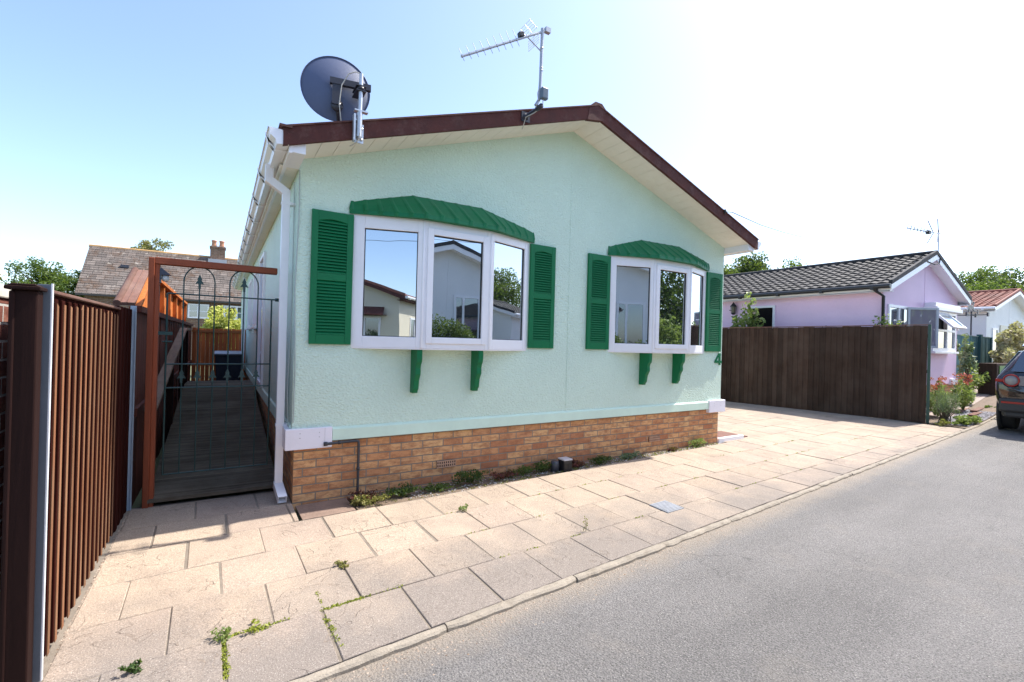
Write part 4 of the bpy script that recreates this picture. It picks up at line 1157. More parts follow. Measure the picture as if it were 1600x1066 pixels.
m = MB(); m.tube([(-5.86, 24.5, 5.42), (5.8, 24.5, 5.42)], .075, 8); m.build('ridge_tile', RIDGE, rf_)
m = MB(); m.box(-4.55, -4.25, 23.35, 23.6, 4.42, 4.55); m.build('roof_vent', simple('dark_lead', (.06,.06,.075), .6), rf_)
m = MB(); m.box(-1.12, -.46, 24.2, 24.8, 5.0, 6.0); m.box(-1.15, -.43, 24.17, 24.83, 5.9, 5.98)
ch = m.build('chimney', BRICK3, co_, .008)
m = MB(); m.box(-1.2, -.38, 23.98, 24.3, 5.12, 5.3); m.build('flashing', simple('lead_flashing', (.40,.41,.43), .6), ch)
for x in (-.96, -.62):
    m = MB(); m.lathe((x, 24.5, 6.0), (0,0,1), [(.13, 0), (.115, .1), (.10, .24), (.125, .27), (.125, .33), (.09, .34)], 14); m.build('chimney_pot', TERRA, ch)
for x0, x1, z0, z1 in ((-1.90, -1.06, 2.18, 2.86), (-.48, .62, 2.18, 2.86), (-4.6, -3.7, 1.2, 2.3)):
    m = MB(); t = .07; y = 22.19
    m.box(x0, x1, y-.05, y+.05, z1-t, z1); m.box(x0, x1, y-.05, y+.05, z0, z0+t); m.box(x0, x0+t, y-.049, y+.05, z0+t, z1-t); m.box(x1-t, x1, y-.049, y+.05, z0+t, z1-t)
    m.box((x0+x1)/2-.045, (x0+x1)/2+.045, y-.048, y+.05, z0+t, z1-t)
    m.box(x0+t, x1-t, y-.03, y+.05, (z0+z1)/2-.014, (z0+z1)/2+.014)
    w_ = m.build('window', UPVC, co_)
    m = MB(); m.box(x0+t, x1-t, y-.01, y+.02, z0+t, z1-t); m.build('pane', GLASS_D, w_)
m = MB(); m.box(-5.8, 5.7, 21.94, 22.02, 2.96, 3.04); m.build('gutter', simple('dark_gutter', (.05,.045,.04), .6), co_)
m = MB(); m.box(-3.35, -3.2, 22.14, 22.2, 2.55, 2.95); m.build('downpipe', UPVC, co_)
# trees on the left
tree('garden_tree', 'bushy mid green tree left of the cottage, its crown just above the end post', 'tree', -6.9, 23.0, 0, 4.55, 1.55, 1.4, 1.5, 17000, .095, LEAF_A, 81, k=95, cr=.24)
tree('garden_tree', 'sparser olive green tree at the left picture edge behind the brick wall', 'tree', -9.2, 24.0, 0, 4.35, 1.15, 1.2, 1.5, 5500, .105, LEAF_O, 83, k=46, cr=.22)
tree('garden_tree', 'small tree top showing above the cottage ridge', 'tree', -4.3, 31, 0, 7.2, 1.35, 1.2, 1.3, 5200, .125, LEAF_O, 85, k=44, cr=.24)
tree('garden_tree', 'low dark tree tucked beside the left gable of the cottage', 'tree', -6.1, 26.5, 0, 3.9, 1.2, 1.1, 1.3, 2600, .14, LEAF_B, 87, k=40, cr=.24)
# ================================================================== RIGHT SIDE
bf = thing('board_fence', (FENX(1.3), 1.3, 0), 'dark brown vertical board fence along the drive with a green end post', 'fence')
m = MB(); rr = random.Random(13)
yS, yE = -.70, 7.4
n = int((yE-yS)/.112)
dirv = Vector((FENX(yE)-FENX(yS), yE-yS, 0)); Lf = dirv.length; dirv /= Lf; nv = Vector((-dirv.y, dirv.x, 0))
def ftop(s): return 2.055 - .012*s
for i in range(n):
    s = i*Lf/n; o = Vector((FENX(yS), yS, 0)) + dirv*s
    k = rr.uniform(-.009, .006); tk = .014 + rr.uniform(0, .006)
    m.prism([o + nv*.0, o + dirv*(Lf/n+.012), o + dirv*(Lf/n+.012) + nv*(.006), o + nv*tk], (0, 0, ftop(s)+k))
m.build('board', WOOD_DARK, bf, 0, fix=True)
m = MB()
for z in (.35, 1.05, 1.80): m.obox(Vector((FENX(yS), yS, z)) - nv*.05, dirv*Lf, nv*.045, (0,0,.07))
each(m, 'rail', WOOD_DARK, bf)
m = MB(); m.obox(Vector((FENX(yS), yS, 2.062)) - nv*.02, dirv*Lf, nv*.045, (0,0,.02) ); 
m.v = [(x, y, z - .012*((Vector((x, y, 0))-Vector((FENX(yS), yS, 0))).dot(dirv))) for x, y, z in m.v]
m.build('capping', WOOD_CAP, bf)
m = MB(); o = Vector((FENX(yS), yS, 0)) - dirv*.055; m.obox(o - nv*.05, dirv*.05, nv*.075, (0,0,2.08)); m.build('end_post', simple('dark_green_post', (.018,.06,.045), .5, .2), bf, .003)

def house(name, x0, x1, yf, L, zb, wz, apx, eave, ov, wallm, roofm, verge, label, gutm, side='', box=True):
    """gable-fronted park home: front wall at y = yf running back by L"""
    t = thing(name, ((x0+x1)/2, yf, zb), label, 'park home')
    xm = (x0+x1)/2; rs = (apx-eave)/(xm-x0+ov)
    top = lambda x: apx - rs*abs(x-xm)
    m = MB(); m.prism([(x0, yf, wz), (x1, yf, wz), (x1, yf, top(x1)-.1), (xm, yf, apx-.1), (x0, yf, top(x0)-.1)], (0, L, 0)); m.build('wall', wallm, t)
    m = MB(); m.box(x0+.03, x1-.03, yf+.03, yf+L, zb-.3, wz+.01); m.build('brick_skirting', BRICK, t)
    m = MB(); m.box(xm-.012, xm+.012, yf-.006, yf+.01, wz, apx-.12); m.build('joint_bead', wallm, t)
    m = MB(); c = 1/math.hypot(1, rs); s = rs*c; ye = yf-ov
    for sgn, xe in ((1, x0-ov), (-1, x1+ov)):
        S = (xm-x0+ov)/c
        if sgn > 0: tiled(m, (xe, ye+L+2*ov, top(xe)-.03), (0,-1,0), L+2*ov, (c, 0, s), S, (-s, 0, c), .27, .22, .016, .038)
        else: tiled(m, (xe, ye, top(xe)-.03), (0,1,0), L+2*ov, (-c, 0, s), S, (s, 0, c), .27, .22, .016, .038)
        m.prism([(xe, ye, top(xe)-.06), (xe, ye, top(xe)-.02), (xm, ye, apx-.02), (xm, ye, apx-.06)], (0, L+2*ov, 0))
    m.tube([(xm, ye-.01, apx+.0), (xm, ye+L, apx+.0)], .06, 8)
    for sgn, xe in ((1, x0-ov), (-1, x1+ov)):
        m.prism([(xe, ye-.03, top(xe)-.05), (xe, ye-.03, top(xe)+.05), (xm, ye-.03, apx+.05), (xm, ye-.03, apx-.05)], (0, .07, 0))
    m.build('roof', roofm, t)
    m = MB()
    for sgn, xe in ((1, x0-ov), (-1, x1+ov)):
        m.prism([(xe, ye-.015, top(xe)-.19), (xe, ye-.015, top(xe)-.055), (xm, ye-.015, apx-.055), (xm, ye-.015, apx-.19)], (0, .025, 0))
        xi = x0+.02 if sgn > 0 else x1-.02
        m.prism([(xe, ye+.01, top(xe)-.17), (xe, ye+.01, top(xe)-.15), (xm, ye+.01, apx-.15), (xm, ye+.01, apx-.17)], (0, ov, 0))
        m.box(min(xe, xe+sgn*.03), max(xe, xe+sgn*.03), ye+.02, yf+L, top(xe)-.21, top(xe)-.07)
        m.box(min(xe, xi), max(xe, xi), ye+.02, yf+L, top(xe)-.20, top(xe)-.185)
    m.build('fascia_board', verge, t, fix=True)
    m = MB(); bk_ = MB(); bk_.m = GM
    for sgn, xe in ((1, x0-ov), (-1, x1+ov)):
        xx = xe - sgn*.06
        m.tube([(xx, ye-.02, top(xe)-.09), (xx, yf+L, top(xe)-.09)], .055, 10)
        yy = ye+.3
        while yy < yf+L: bk_.box(min(xx-.05, xx+.05), max(xx-.05, xx+.05), yy, yy+.06, top(xe)-.165, top(xe)-.10); yy += 1.1
    gg = m.build('gutter', gutm, t)
    each(bk_, 'gutter_bracket', gutm, gg)
    if box:
        m = MB()
        for a, b in ((x0-.04, x0+.4), (x1-.5, x1+.04)): m.box(a, b, yf-.04, yf+.25, wz-.03, wz+.14)
        each(m, 'chassis_cover', UPVC_BOX, t, .006)
    return t, top
def win(t, o, u, w, z0, z1, nrm, bars=(), tr=None, name='window', fw=.07, glass=None):
    """window frame and pane in the wall plane: o bottom-left, u along"""
    o = Vector(o); u = Vector(u).normalized(); nrm = Vector(nrm)
    m = MB(); up = Vector((0,0,1)); h = z1-z0; o = Vector((o.x, o.y, z0))
    def mem(a, b, c, d, f=.03): m.obox(o + u*a + up*c + nrm*f, u*(b-a), -nrm*(f+.04), up*(d-c))
    mem(0, fw, 0, h); mem(w-fw, w, 0, h); mem(fw, w-fw, 0, fw, .0295); mem(fw, w-fw, h-fw, h, .0295)
    for b in bars: mem(b-fw*.5, b+fw*.5, fw, h-fw, .029)
    if tr: mem(fw, w-fw, tr-fw*.35, tr+fw*.35, .028)
    f = m.build(name, UPVC, t, .004, fix=True)
    m = MB(); m.obox(o + u*fw + up*fw + nrm*.004, u*(w-2*fw), -nrm*.03, up*(h-2*fw)); m.build('pane', glass or GLASS_D, f, fix=True)
    return f
pk, ptop = house('pink_park_home', 12.66, 17.66, .3, 13, .05, .62, 4.09, 3.08, .22, PINK, ROOF_GREY, UPVC, 'lilac pink park home with a dark grey tiled roof behind the brown fence', simple('black_gutter', (.02,.022,.025), .4))
# dark opening with a white surround on the drive side
win(pk, (12.655, 3.62, 0), (0,-1,0), .80, 1.75, 2.70, (-1,0,0), (), None, 'side_window', .06, simple('dark_interior', (.006,.005,.005), .6, spec=.1))
# front windows
fA = win(pk, (12.92, .298, 0), (1,0,0), 1.35, 1.55, 2.62, (0,-1,0), (.62,), None, 'window', .07)
m = MB(); o = Vector((13.95, .27, 1.6)); ud = Vector((.72, -.52, 0)).normalized(); w = .72; up = Vector((0,0,1)); nd = Vector((ud.y, -ud.x, 0))
for a, b, c, d in ((0, .055, 0, 1.0), (w-.055, w, 0, 1.0), (.055, w-.055, 0, .055), (.055, w-.055, .945, 1.0)): m.obox(o+ud*a+up*c, ud*(b-a), nd*.05, up*(d-c))
cs_ = m.build('casement', simple('grey_white_upvc', (.55,.56,.58), .35), fA, .003, fix=True)
m = MB(); m.obox(o+ud*.055+up*.055+nd*.02, ud*(w-.11), nd*.01, up*.89); m.build('pane', glass_dark('casement_glass', (.35,.30,.36), .25), cs_, fix=True)
# box bay with an open top light
by0, by1, bx0, bx1 = .12, .3, 15.22, 16.92
m = MB()
m.box(bx0, bx1, by0, by1, 1.52, 1.62)
for x in (bx0, bx0+1.0, bx1-.08): m.box(x, x+.08, by0, by0+.08, 1.62, 2.60)
m.box(bx0, bx1, by0+.001, by0+.079, 2.06, 2.12); m.box(bx0, bx1, by0+.001, by0+.079, 2.52, 2.60)
m.box(bx0+.001, bx0+.08, by0, by1, 2.5, 2.60); m.box(bx0+.001, bx0+.08, by1-.1, by1, 1.6, 2.6); m.box(bx1-.08, bx1, by1-.1, by1, 1.6, 2.6); m.box(bx0+.002, bx0+.078, by0, by1, 2.06, 2.12)
bay = m.build('bay_window', UPVC, pk, .004)
m = MB(); m.box(bx0+.03, bx1-.03, by0+.035, by0+.045, 1.62, 2.06); m.box(bx0+.03, bx0+.04, by0+.05, by1, 1.62, 2.5); m.box(bx1-.04, bx1-.03, by0+.05, by1, 1.62, 2.5); m.box(bx0+1.05, bx1-.03, by0+.036, by0+.046, 2.1, 2.54); each(m, 'pane', GLASS_D, bay)
m = MB(); m.box(bx0+.08, bx1-.08, by0+.10, by1-.01, 1.62, 2.5); m.build('dark_room', simple('dark_room', (.015,.014,.014), .8), bay)
m = MB(); m.box(bx0-.1, bx1+.12, by0-.1, by1, 2.60, 2.70); m.box(bx0-.06, bx1+.08, by0-.06, by1, 2.70, 2.80); m.build('bay_roof', UPVC, pk, .01)
m = MB()
def toplight(o, u, w, h, out):
    o, u, out = Vector(o), Vector(u), Vector(out); dn = (Vector((0,0,-1))*.72 + out*.70).normalized(); nn_ = u.cross(dn)
    for a, b, c, d in ((0, .07, 0, h), (w-.07, w, 0, h), (.07, w-.07, 0, .07), (.07, w-.07, h-.07, h)): m.obox(o+u*a+dn*c, u*(b-a), nn_*.05, dn*(d-c))
    return o, u, dn, nn_
q = toplight((bx0+.04, by0-.01, 2.56), (1,0,0), 1.0, .56, (0,-1,0)); q2 = toplight((bx1+.01, by0+.04, 2.56), (0,1,0), .5, .56, (1,0,0))
m.build('top_light', UPVC, bay, .004, fix=True)
m = MB()
for (o, u, dn, nn_), w in ((q, 1.0), (q2, .5)): m.obox(o+u*.07+dn*.07+nn_*.02, u*(w-.14), nn_*.01, dn*.42)
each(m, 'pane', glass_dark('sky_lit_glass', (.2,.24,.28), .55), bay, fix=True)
m = MB(); m.box(bx0-.04, bx1+.04, by0-.06, by1, 1.47, 1.53); m.build('bay_sill', UPVC, pk, .006)
m = MB(); m.tube([(12.40, .36, 2.98), (12.40, .36, 2.90), (12.60, .27, 2.78), (12.60, .27, .3)], .034, 10); m.lathe((12.40, .36, 2.90), (0,0,1), [(.05, 0), (.05, .1)], 10); m.build('downpipe', simple('black_pipe', (.02,.022,.025), .4), pk)
# lantern on the pink wall
ln = thing('wall_lantern', (12.62, 4.02, 2.6), 'black carriage lantern on the lilac pink side wall', 'lantern')
m = MB(); m.lathe((12.55, 4.02, 2.86), (0,0,-1), [(.005, 0), (.02, .03), (.10, .13), (.105, .15), (.02, .16)], 6, False)
for k in range(6):
    w = math.pi*k/3; m.tube([(12.55+.085*math.cos(w), 4.02+.085*math.sin(w), 2.71), (12.55+.065*math.cos(w), 4.02+.065*math.sin(w), 2.53)], .006, 4)
m.lathe((12.55, 4.02, 2.53), (0,0,-1), [(.07, 0), (.075, .02), (.03, .06)], 6, False); m.box(12.55, 12.66, 4.14, 4.16, 2.6, 2.62); m.build('cage', BLACKP, ln)
m = MB(); m.lathe((12.55, 4.02, 2.705), (0,0,-1), [(.075, 0), (.06, .17)], 6, False); m.build('lamp_glass', simple('lantern_glass', (.16,.14,.10), .15), ln)
# aerial on the pink home
pa = thing('tv_aerial', (15.35, .15, 4.0), 'thin television aerial with a forked reflector on the dark grey tiled roof', 'tv aerial')
m = MB(); m.tube([(15.35, .1, 3.8), (15.36, .1, 4.70)], .013, 8); m.build('mast', ALU, pa)
m = MB(); m.tube([(15.55, .1, 4.63), (13.75, .22, 4.53)], .011, 6); m.build('boom', ALU, pa)
m = MB()
for i in range(7): x = 14.75 - i*.2; z = 4.63 - (15.55-x)*.10/1.8; m.tube([(x-.02, .17, z-.09), (x+.02, .15, z+.09)], .005, 4); m.tube([(x, .07, z), (x, .25, z)], .005, 4)
m.build('director', DARKM, pa)
m = MB()
for s_ in (1, -1):
    for k in range(2): m.tube([(15.16, .05+.1*k, 4.61), (14.92, .0+.2*k, 4.61+s_*.30)], .012, 5)
m.build('reflector_fork', ALU, pa)
m = MB(); m.box(14.78, 14.92, .12, .2, 4.54, 4.62); m.build('dipole_box', BLACKP, pa)
m = MB(); m.tube([(15.36, .05, 3.95), (15.3, .06, 3.82), (15.0, .05, 3.75), (14.5, .06, 3.78)], .014, 6); m.build('cable', CABLE_K, pa)
# white house beyond
wh, wtop = house('white_park_home', 24.9, 30.9, 1.35, 9, .4, .85, 4.24, 3.36, .3, WHITE_R, ROOF_RED, UPVC, 'white park home with a red brown tiled roof beyond the teal fence', UPVC, box=False)
win(wh, (25.6, 1.345, 0), (1,0,0), .7, 1.3, 2.55, (0,-1,0)); win(wh, (28.0, 1.345, 0), (1,0,0), 1.2, 1.5, 2.6, (0,-1,0), (.6,))
m = MB(); m.box(26.6, 27.5, 1.31, 1.36, .8, 2.7); m.build('door', simple('cream_door', (.72,.68,.55), .5), wh)
# teal fence
tf = thing('teal_fence', (22, 1.0, .3), 'faded teal board fence with one post between the pink and the white home', 'fence')
m = MB(); x = 18.0; rr = random.Random(6)
while x < 23.9:
    if not (22.5 < x < 22.68): m.box(x, x+.115, 1.0+(.01 if rr.random() > .5 else 0), 1.03, hz(x)-.1, 2.10); 
    x += .12
m.build('board', TEAL, tf)
m = MB(); m.box(22.5, 22.72, .93, 1.05, hz(22)-.1, 2.19); m.box(23.88, 23.98, .96, 1.04, hz(23)-.1, 2.12); each(m, 'post', wood('teal_post', (.04,.11,.115), 'z', .7, .2), tf, .004)
m = MB(); m.box(18.0, 22.48, .985, 1.045, 2.10, 2.13); m.box(22.74, 23.95, .985, 1.045, 2.10, 2.13); each(m, 'capping', wood('teal_cap', (.20,.27,.25), 'x', .8, .2), tf)
# weathervane
wv = thing('weathervane', (22.3, 1.15, 0.4), 'black horse weathervane on a thin pole in front of the white home', 'weathervane')
m = MB(); m.tube([(22.3, 1.15, .35), (22.3, 1.15, 3.0)], .022, 6); m.tube([(21.85, 1.15, 2.88), (22.75, 1.15, 2.88)], .016, 6); m.tube([(22.3, .75, 2.88), (22.3, 1.55, 2.88)], .016, 6)
for x, y in ((21.82, 1.15), (22.78, 1.15), (22.3, .72), (22.3, 1.58)): m.box(x-.06, x+.06, y-.02, y+.02, 2.82, 2.96)
m.build('pole', DARKM, wv)
m = MB(); y = 1.14; t = (0, .02, 0)
m.prism([(21.85, y, 3.10), (22.0, y, 3.22), (22.1, y, 3.23), (22.3, y, 3.20), (22.42, y, 3.26), (22.5, y, 3.38), (22.58, y, 3.36), (22.56, y, 3.28), (22.48, y, 3.2), (22.55, y, 3.10), (22.68, y, 3.12), (22.66, y, 3.05), (22.5, y, 3.05), (22.42, y, 3.10), (22.2, y, 3.08), (22.1, y, 2.98), (21.95, y, 2.96), (21.98, y, 3.03), (22.05, y, 3.10)], t)
m.tube([(21.7, 1.15, 3.03), (22.95, 1.15, 3.03)], .014, 5); m.prism([(22.95, y, 3.03-.07), (22.95, y, 3.03+.07), (23.1, y, 3.03)], t)
m.build('horse_silhouette', DARKM, wv, fix=True)
# plants between the fence and the pink home
def shrubby(name, lb, cat, x, y, z0, h, rx, ry, n, size, mat, seed, k, group=None, petals=None):
    t = thing(name, (x, y, z0), lb, cat, group)
    cs = blob(x, y, z0+h*.62, rx, ry, h*.38, k, seed, .1)
    m = MB(); g_ = random.Random(seed)
    for c in cs[:max(6, k//2)]:
        m.tube([(x+g_.gauss(0,.05), y+g_.gauss(0,.05), z0), ((x+c[0])/2+g_.gauss(0,.04), (y+c[1])/2, z0+(c[2]-z0)*.55), c], [.012, .009, .004], 4, False)
    m.build('stem', BARK, t)
    leafmb(cs, n, (rx*.28, ry*.28, h*.14), size, seed+1, .3).build('foliage', mat, t)
    if petals: leafmb([cs[i] for i in range(0, len(cs), 3)], petals[1], (.06, .06, .06), petals[2], seed+5, .2, .8).build('blossom', petals[0], t)
    return t
shrubby('rose_bush', 'tall rose bush with pale blooms beside the lantern behind the brown fence', 'rose bush', 12.02, 3.25, 0, 2.85, .32, .62, 1500, .13, LEAF_L, 101, 34, petals=(PETAL_P, 60, .06))
shrubby('rose_bush', 'leafy rose bush topping the brown fence near its green end post', 'rose bush', 12.32, .0, 0, 2.34, .26, .46, 1000, .09, LEAF_L, 104, 26)
shrubby('rose_bush', 'thin rose sprays rising above the middle of the brown fence', 'rose bush', 12.2, 1.45, 0, 2.28, .16, .34, 190, .08, LEAF_A, 107, 14)
# front garden plants
def spikes(name, lb, cat, x, y, z0, h, n, spread, mat, seed, w=.012):
    g_ = np.random.default_rng(seed); m = MB()
    for i in range(n):
        a = g_.uniform(0, 6.28); s = spread*math.sqrt(g_.random())*.45; r2 = spread*(.35+.65*g_.random()); hh = h*(.55+.45*g_.random())
        b = Vector((x+math.cos(a)*s, y+math.sin(a)*s, z0)); e = Vector((x+math.cos(a)*r2, y+math.sin(a)*r2, z0+hh)); md = (b+e)/2 + Vector((0,0,hh*.12))
        p = Vector((-math.sin(a+1), math.cos(a+1), 0))*w
        m.add([b-p*.6, b+p*.6, md+p, e, md-p], [(0,1,2,4), (4,2,3)])
    return single(m, name, mat, (x, y, z0), lb, cat)
lv = thing('lavender_bush', (12.55, -.88, 0), 'grey green lavender bush at the foot of the green fence post', 'lavender')
cs = blob(12.55, -.88, .42, .42, .24, .34, 46, 111, .2)
m = MB(); g_ = random.Random(4)
for c in cs: m.tube([(12.55+g_.gauss(0,.06), -.88+g_.gauss(0,.05), 0), ((12.55+c[0])/2, (c[1]-.88)/2, c[2]*.5), c], [.010, .007, .003], 4, False)
for c in cs[::2]: m.tube([c, (c[0]+g_.gauss(0,.04), c[1]+g_.gauss(0,.03), c[2]+.25)], [.003, .002], 4, False)
m.build('stem', simple('grey_brown_stem', (.17,.14,.10), .9, .3), lv)
leafmb([c for c in cs if c[2] > .3], 2600, (.10, .08, .14), .045, 112, 1.6, .22).build('foliage', LEAF_S, lv)
bush('ground_plant', 'yellow green low plant in front of the lavender at the kerb', 'plant', 12.85, -1.16, 0, .62, .16, .20, 1900, .045, LEAF_L, 113, 40)
bush('ground_plant', 'olive trailing plant between the lavender and the fence foot', 'plant', 12.0, -1.02, 0, .26, .12, .14, 300, .05, LEAF_O, 115, 16)
for i, (x, y, lb) in enumerate(((13.6, -.45, 'red valerian nearest the fence post, below the pink wall'), (15.0, -.52, 'red valerian farther along the pink wall towards the bay'))):
    t = thing('valerian', (x, y, hz(x)), lb, 'flowering plant', 'red valerian plants')
    cs = blob(x, y, hz(x)+.42, .55, .25, .34, 22, 120+i, 0)
    m = MB()
    for c in cs: m.tube([(x+random.Random(i).gauss(0,.1), y, hz(x)), (c[0], c[1], c[2])], [.006, .003], 4, False)
    m.build('stem', LEAF_L, t)
    leafmb(cs, 900, (.16, .10, .16), .06, 130+i, .3).build('foliage', LEAF_L, t)
    tops = [(c[0], c[1], hz(x)+.78+.12*math.sin(k)) for k, c in enumerate(cs[:13])]
    leafmb(tops, 260, (.06, .06, .05), .035, 140+i, .2, .8).build('blossom', PETAL_R, t)
shrubby('tall_weed', 'tall pale green leafy stems in front of the teal fence', 'plant', 18.3, .25, .15, 1.9, .30, .25, 420, .13, LEAF_S, 151, 22)
bush('garden_shrub', 'spreading pale green shrub below the tall leafy stems', 'shrub', 19.0, .1, .15, .9, .5, 1.0, 900, .10, LEAF_L, 153, 30)
bush('garden_shrub', 'bright green plant at the left side of the garden path', 'shrub', 16.3, -.32, .08, .42, .2, .55, 420, .08, LEAF_L, 155, 20)
bush('garden_shrub', 'small green tuft on the garden path near the parked car', 'shrub', 16.4, -.75, .06, .5, .12, .12, 260, .06, LEAF_A, 157, 14)
bush('ornamental_grass', 'large tan feathery shrub in front of the white home', 'shrub', 23.5, .2, .4, 2.5, .6, 2.05, 9000, .13, LEAF_T, 159, 90, .2)
bush('garden_shrub', 'small weedy plant by the foot of the teal fence post', 'shrub', 22.5, .5, .38, .5, .3, .5, 260, .1, LEAF_L, 161, 14)
pl = thing('planter', (19.6, -.2, .3), 'dark wooden planter with a green panel beside the car', 'planter')
m = MB(); m.box(18.8, 20.6, -.30, .1, .2, 1.22); m.build('box', WOOD_DARK, pl, .01); m = MB(); m.box(19.0, 20.4, -.32, -.295, .85, 1.15); m.build('front_panel', simple('leaf_green_panel', (.10,.22,.05), .6), pl)
m = MB()
for i, (x, y, a) in enumerate(((14.2, -.95, .2), (15.0, -.80, .1), (14.6, -.62, .05))): m.obox((x, y, hz(x)-.01), (1.1, .09+.02*i, 0), (-.02, .12, 0), (0,0,.06))
single(m, 'timber_edging', WOOD_CAP, (14.8, -.8, 0), 'weathered timber edging laid beside the slate chippings', 'edging')
# trees behind the pink and white homes
treesR = [(26.4, 14.6, 7.3, 2.8, LEAF_A, 'leafy tree rising behind the dark grey roof next to the mint home'),
          (30.2, 14.2, 7.75, 2.6, LEAF_B, 'darker tree farther right behind the dark grey roof'),
          (34.4, 13.8, 7.95, 2.8, LEAF_A, 'light tree low over the middle of the dark grey roof')]
for i, (x, y, h, rx, mt, lb) in enumerate(treesR): tree('garden_tree', lb, 'tree', x, y, 0, h, rx, 2.6, 2.2, 14000, .18, mt, 200+i, k=80, cr=.26)
treesW = [(60, 13.0, 9.3, 3.0, LEAF_B, 'dark green tree at the left of the clump behind the white home'),
          (62, 10.0, 9.9, 3.0, LEAF_A, 'tallest mid green tree of the clump behind the white home'),
          (60, 7.2, 9.0, 3.0, LEAF_B, 'dark rounded tree at the right of the clump behind the white home'),
          (57, 9.2, 8.0, 3.6, LEAF_A, 'lower light green tree in front of the clump behind the white home')]
for i, (x, y, h, rx, mt, lb) in enumerate(treesW): tree('garden_tree', lb, 'tree', x, y, 0, h, 3.4, rx, 2.8, 15000, .22, mt, 220+i, k=90, cr=.26)

# ---------------------------------------------------------------- parked car
car = thing('parked_car', (14.4, -2.62, 0), 'black sport utility car with round tail lamps parked at the kerb', 'car')
CM = Matrix.Translation((12.25, -2.63, 0)) @ Matrix.Rotation(R(3.5), 4, 'Z')
PAINT = NT('black_car_paint').bsdf((.006,.006,.009), .16, None, 0, .5, **{'Coat Weight': 1., 'Coat Roughness': .03})
CGLASS = glass_dark('car_glass', (.01,.012,.016), .18)
# stations: x, sill z, half width at sill / belt, belt z, roof half width, roof z
ST = [(0.0, .42, .70, .80, .84, .80, .86), (.06, .36, .80, .90, 1.02, .70, 1.06), (.14, .34, .84, .945, 1.08, .66, 1.30), (.34, .32, .88, .955, 1.10, .63, 1.62), (.70, .30, .90, .96, 1.09, .62, 1.70), (1.6, .28, .91, .965, 1.06, .62, 1.73), (2.5, .28, .91, .965, 1.03, .61, 1.71), (3.0, .28, .91, .96, 1.02, .60, 1.58), (3.45, .28, .90, .955, 1.02, .66, 1.10), (4.2, .30, .88, .92, .98, .62, 1.02), (4.5, .34, .80, .84, .88, .55, .92), (4.6, .42, .68, .72, .74, .5, .76)]
rows = []
for x, zs, ws, wb_, zbt, wr, zr in ST:
    half = [(0, zs-.04), (ws*.8, zs-.03), (ws, zs+.06), (wb_, zs+.30), (wb_*1.0, zbt-.08), (wb_*.965, zbt), (wr*1.06, zr-.11), (wr*.93, zr-.02), (0, zr+.01)]
    ring = [(x, y, z) for y, z in half] + [(x, -y, z) for y, z in half[-2:0:-1]]
    rows.append(ring)
m = MB(); m.m = CM; k = len(rows[0]); v = [p for r_ in rows for p in r_]; f = []
gl_f = []
for i in range(len(rows)-1):
    for j in range(k): f.append((i*k+j, i*k+(j+1) % k, (i+1)*k+(j+1) % k, (i+1)*k+j))
f.append(tuple(range(k))[::-1]); f.append(tuple((len(rows)-1)*k+j for j in range(k)))
m.add(v, f, True); body = m.build('body', PAINT, car, 0, fix=True)
md = body.modifiers.new('sub', 'SUBSURF'); md.levels = 1; md.render_levels = 2
m = MB(); m.m = CM   # glass panes set just proud of the body
def gp_(pts, off):
    o = [Vector(p) for p in pts]; n_ = (o[1]-o[0]).cross(o[2]-o[0]).normalized()
    if n_.dot(Vector(off)) < 0: n_ = -n_
    m.prism([p + n_*.012 for p in o], n_*.008)
for s in (1, -1):
    gp_([(.62, s*.925, 1.12), (1.45, s*.935, 1.10), (1.5, s*.70, 1.57), (.75, s*.70, 1.55)], (0, s, 0))
    gp_([(1.52, s*.935, 1.10), (2.45, s*.93, 1.07), (2.4, s*.70, 1.56), (1.57, s*.70, 1.58)], (0, s, 0))
    gp_([(2.52, s*.93, 1.07), (3.3, s*.92, 1.05), (2.85, s*.70, 1.52), (2.47, s*.70, 1.56)], (0, s, 0))
gp_([(.10, -.72, 1.16), (.10, .72, 1.16), (.30, .60, 1.55), (.30, -.60, 1.55)], (-1, 0, .5))
gp_([(3.5, -.72, 1.10), (3.5, .72, 1.10), (3.0, .6, 1.55), (3.0, -.6, 1.55)], (1, 0, .5))
each(m, 'window', CGLASS, car, 0, fix=True)
m = MB(); m.m = CM; m.prism([(.22, -.60, 1.64), (.22, .60, 1.64), (.62, .62, 1.715), (.62, -.62, 1.715)], (0, 0, .025)); m.build('roof_spoiler', PAINT, car, .008, fix=True)
m = MB(); m.m = CM; m.box(-.06, .22, -.86, .86, .40, .66); m.prism([(-.02, -.80, .30), (-.02, .80, .30), (.25, .86, .30), (.25, -.86, .30)], (0, 0, .12)); m.build('bumper', simple('dark_grey_bumper', (.028,.027,.027), .55, .1), car, .04)
LAMP_R = simple('red_lamp_lens', (.30,.018,.014), .2, .05); LAMP_W = simple('clear_lamp_lens', (.22,.21,.21), .15, .05)
for s in (1, -1):
    m = MB(); m.m = CM; c = Vector((.015, s*.70, 1.0)); ax = (-1, s*.15, .05)
    m.lathe(c, ax, [(.118, 0), (.118, .02), (.097, .026), (.095, .012)], 28); m.obox(c + Vector((.02, s*.10 if s > 0 else -.26, -.035)), (.12, 0, 0), (0, .12, 0), (0, 0, .05)); tl_ = m.build('tail_lamp', LAMP_R, car, fix=True)
    m = MB(); m.m = CM; m.lathe(c, ax, [(.095, .008), (.085, .022), (.03, .028)], 24); m.box(-.012, .03, min(s*.42, s*.60), max(s*.42, s*.60), .91, 1.09); m.build('lamp_lens', LAMP_W, tl_)
m = MB(); m.m = CM
for s in (1, -1): m.box(-.07, -.05, min(s*.45, s*.82), max(s*.45, s*.82), .565, .60)
each(m, 'rear_reflector', LAMP_R, car)
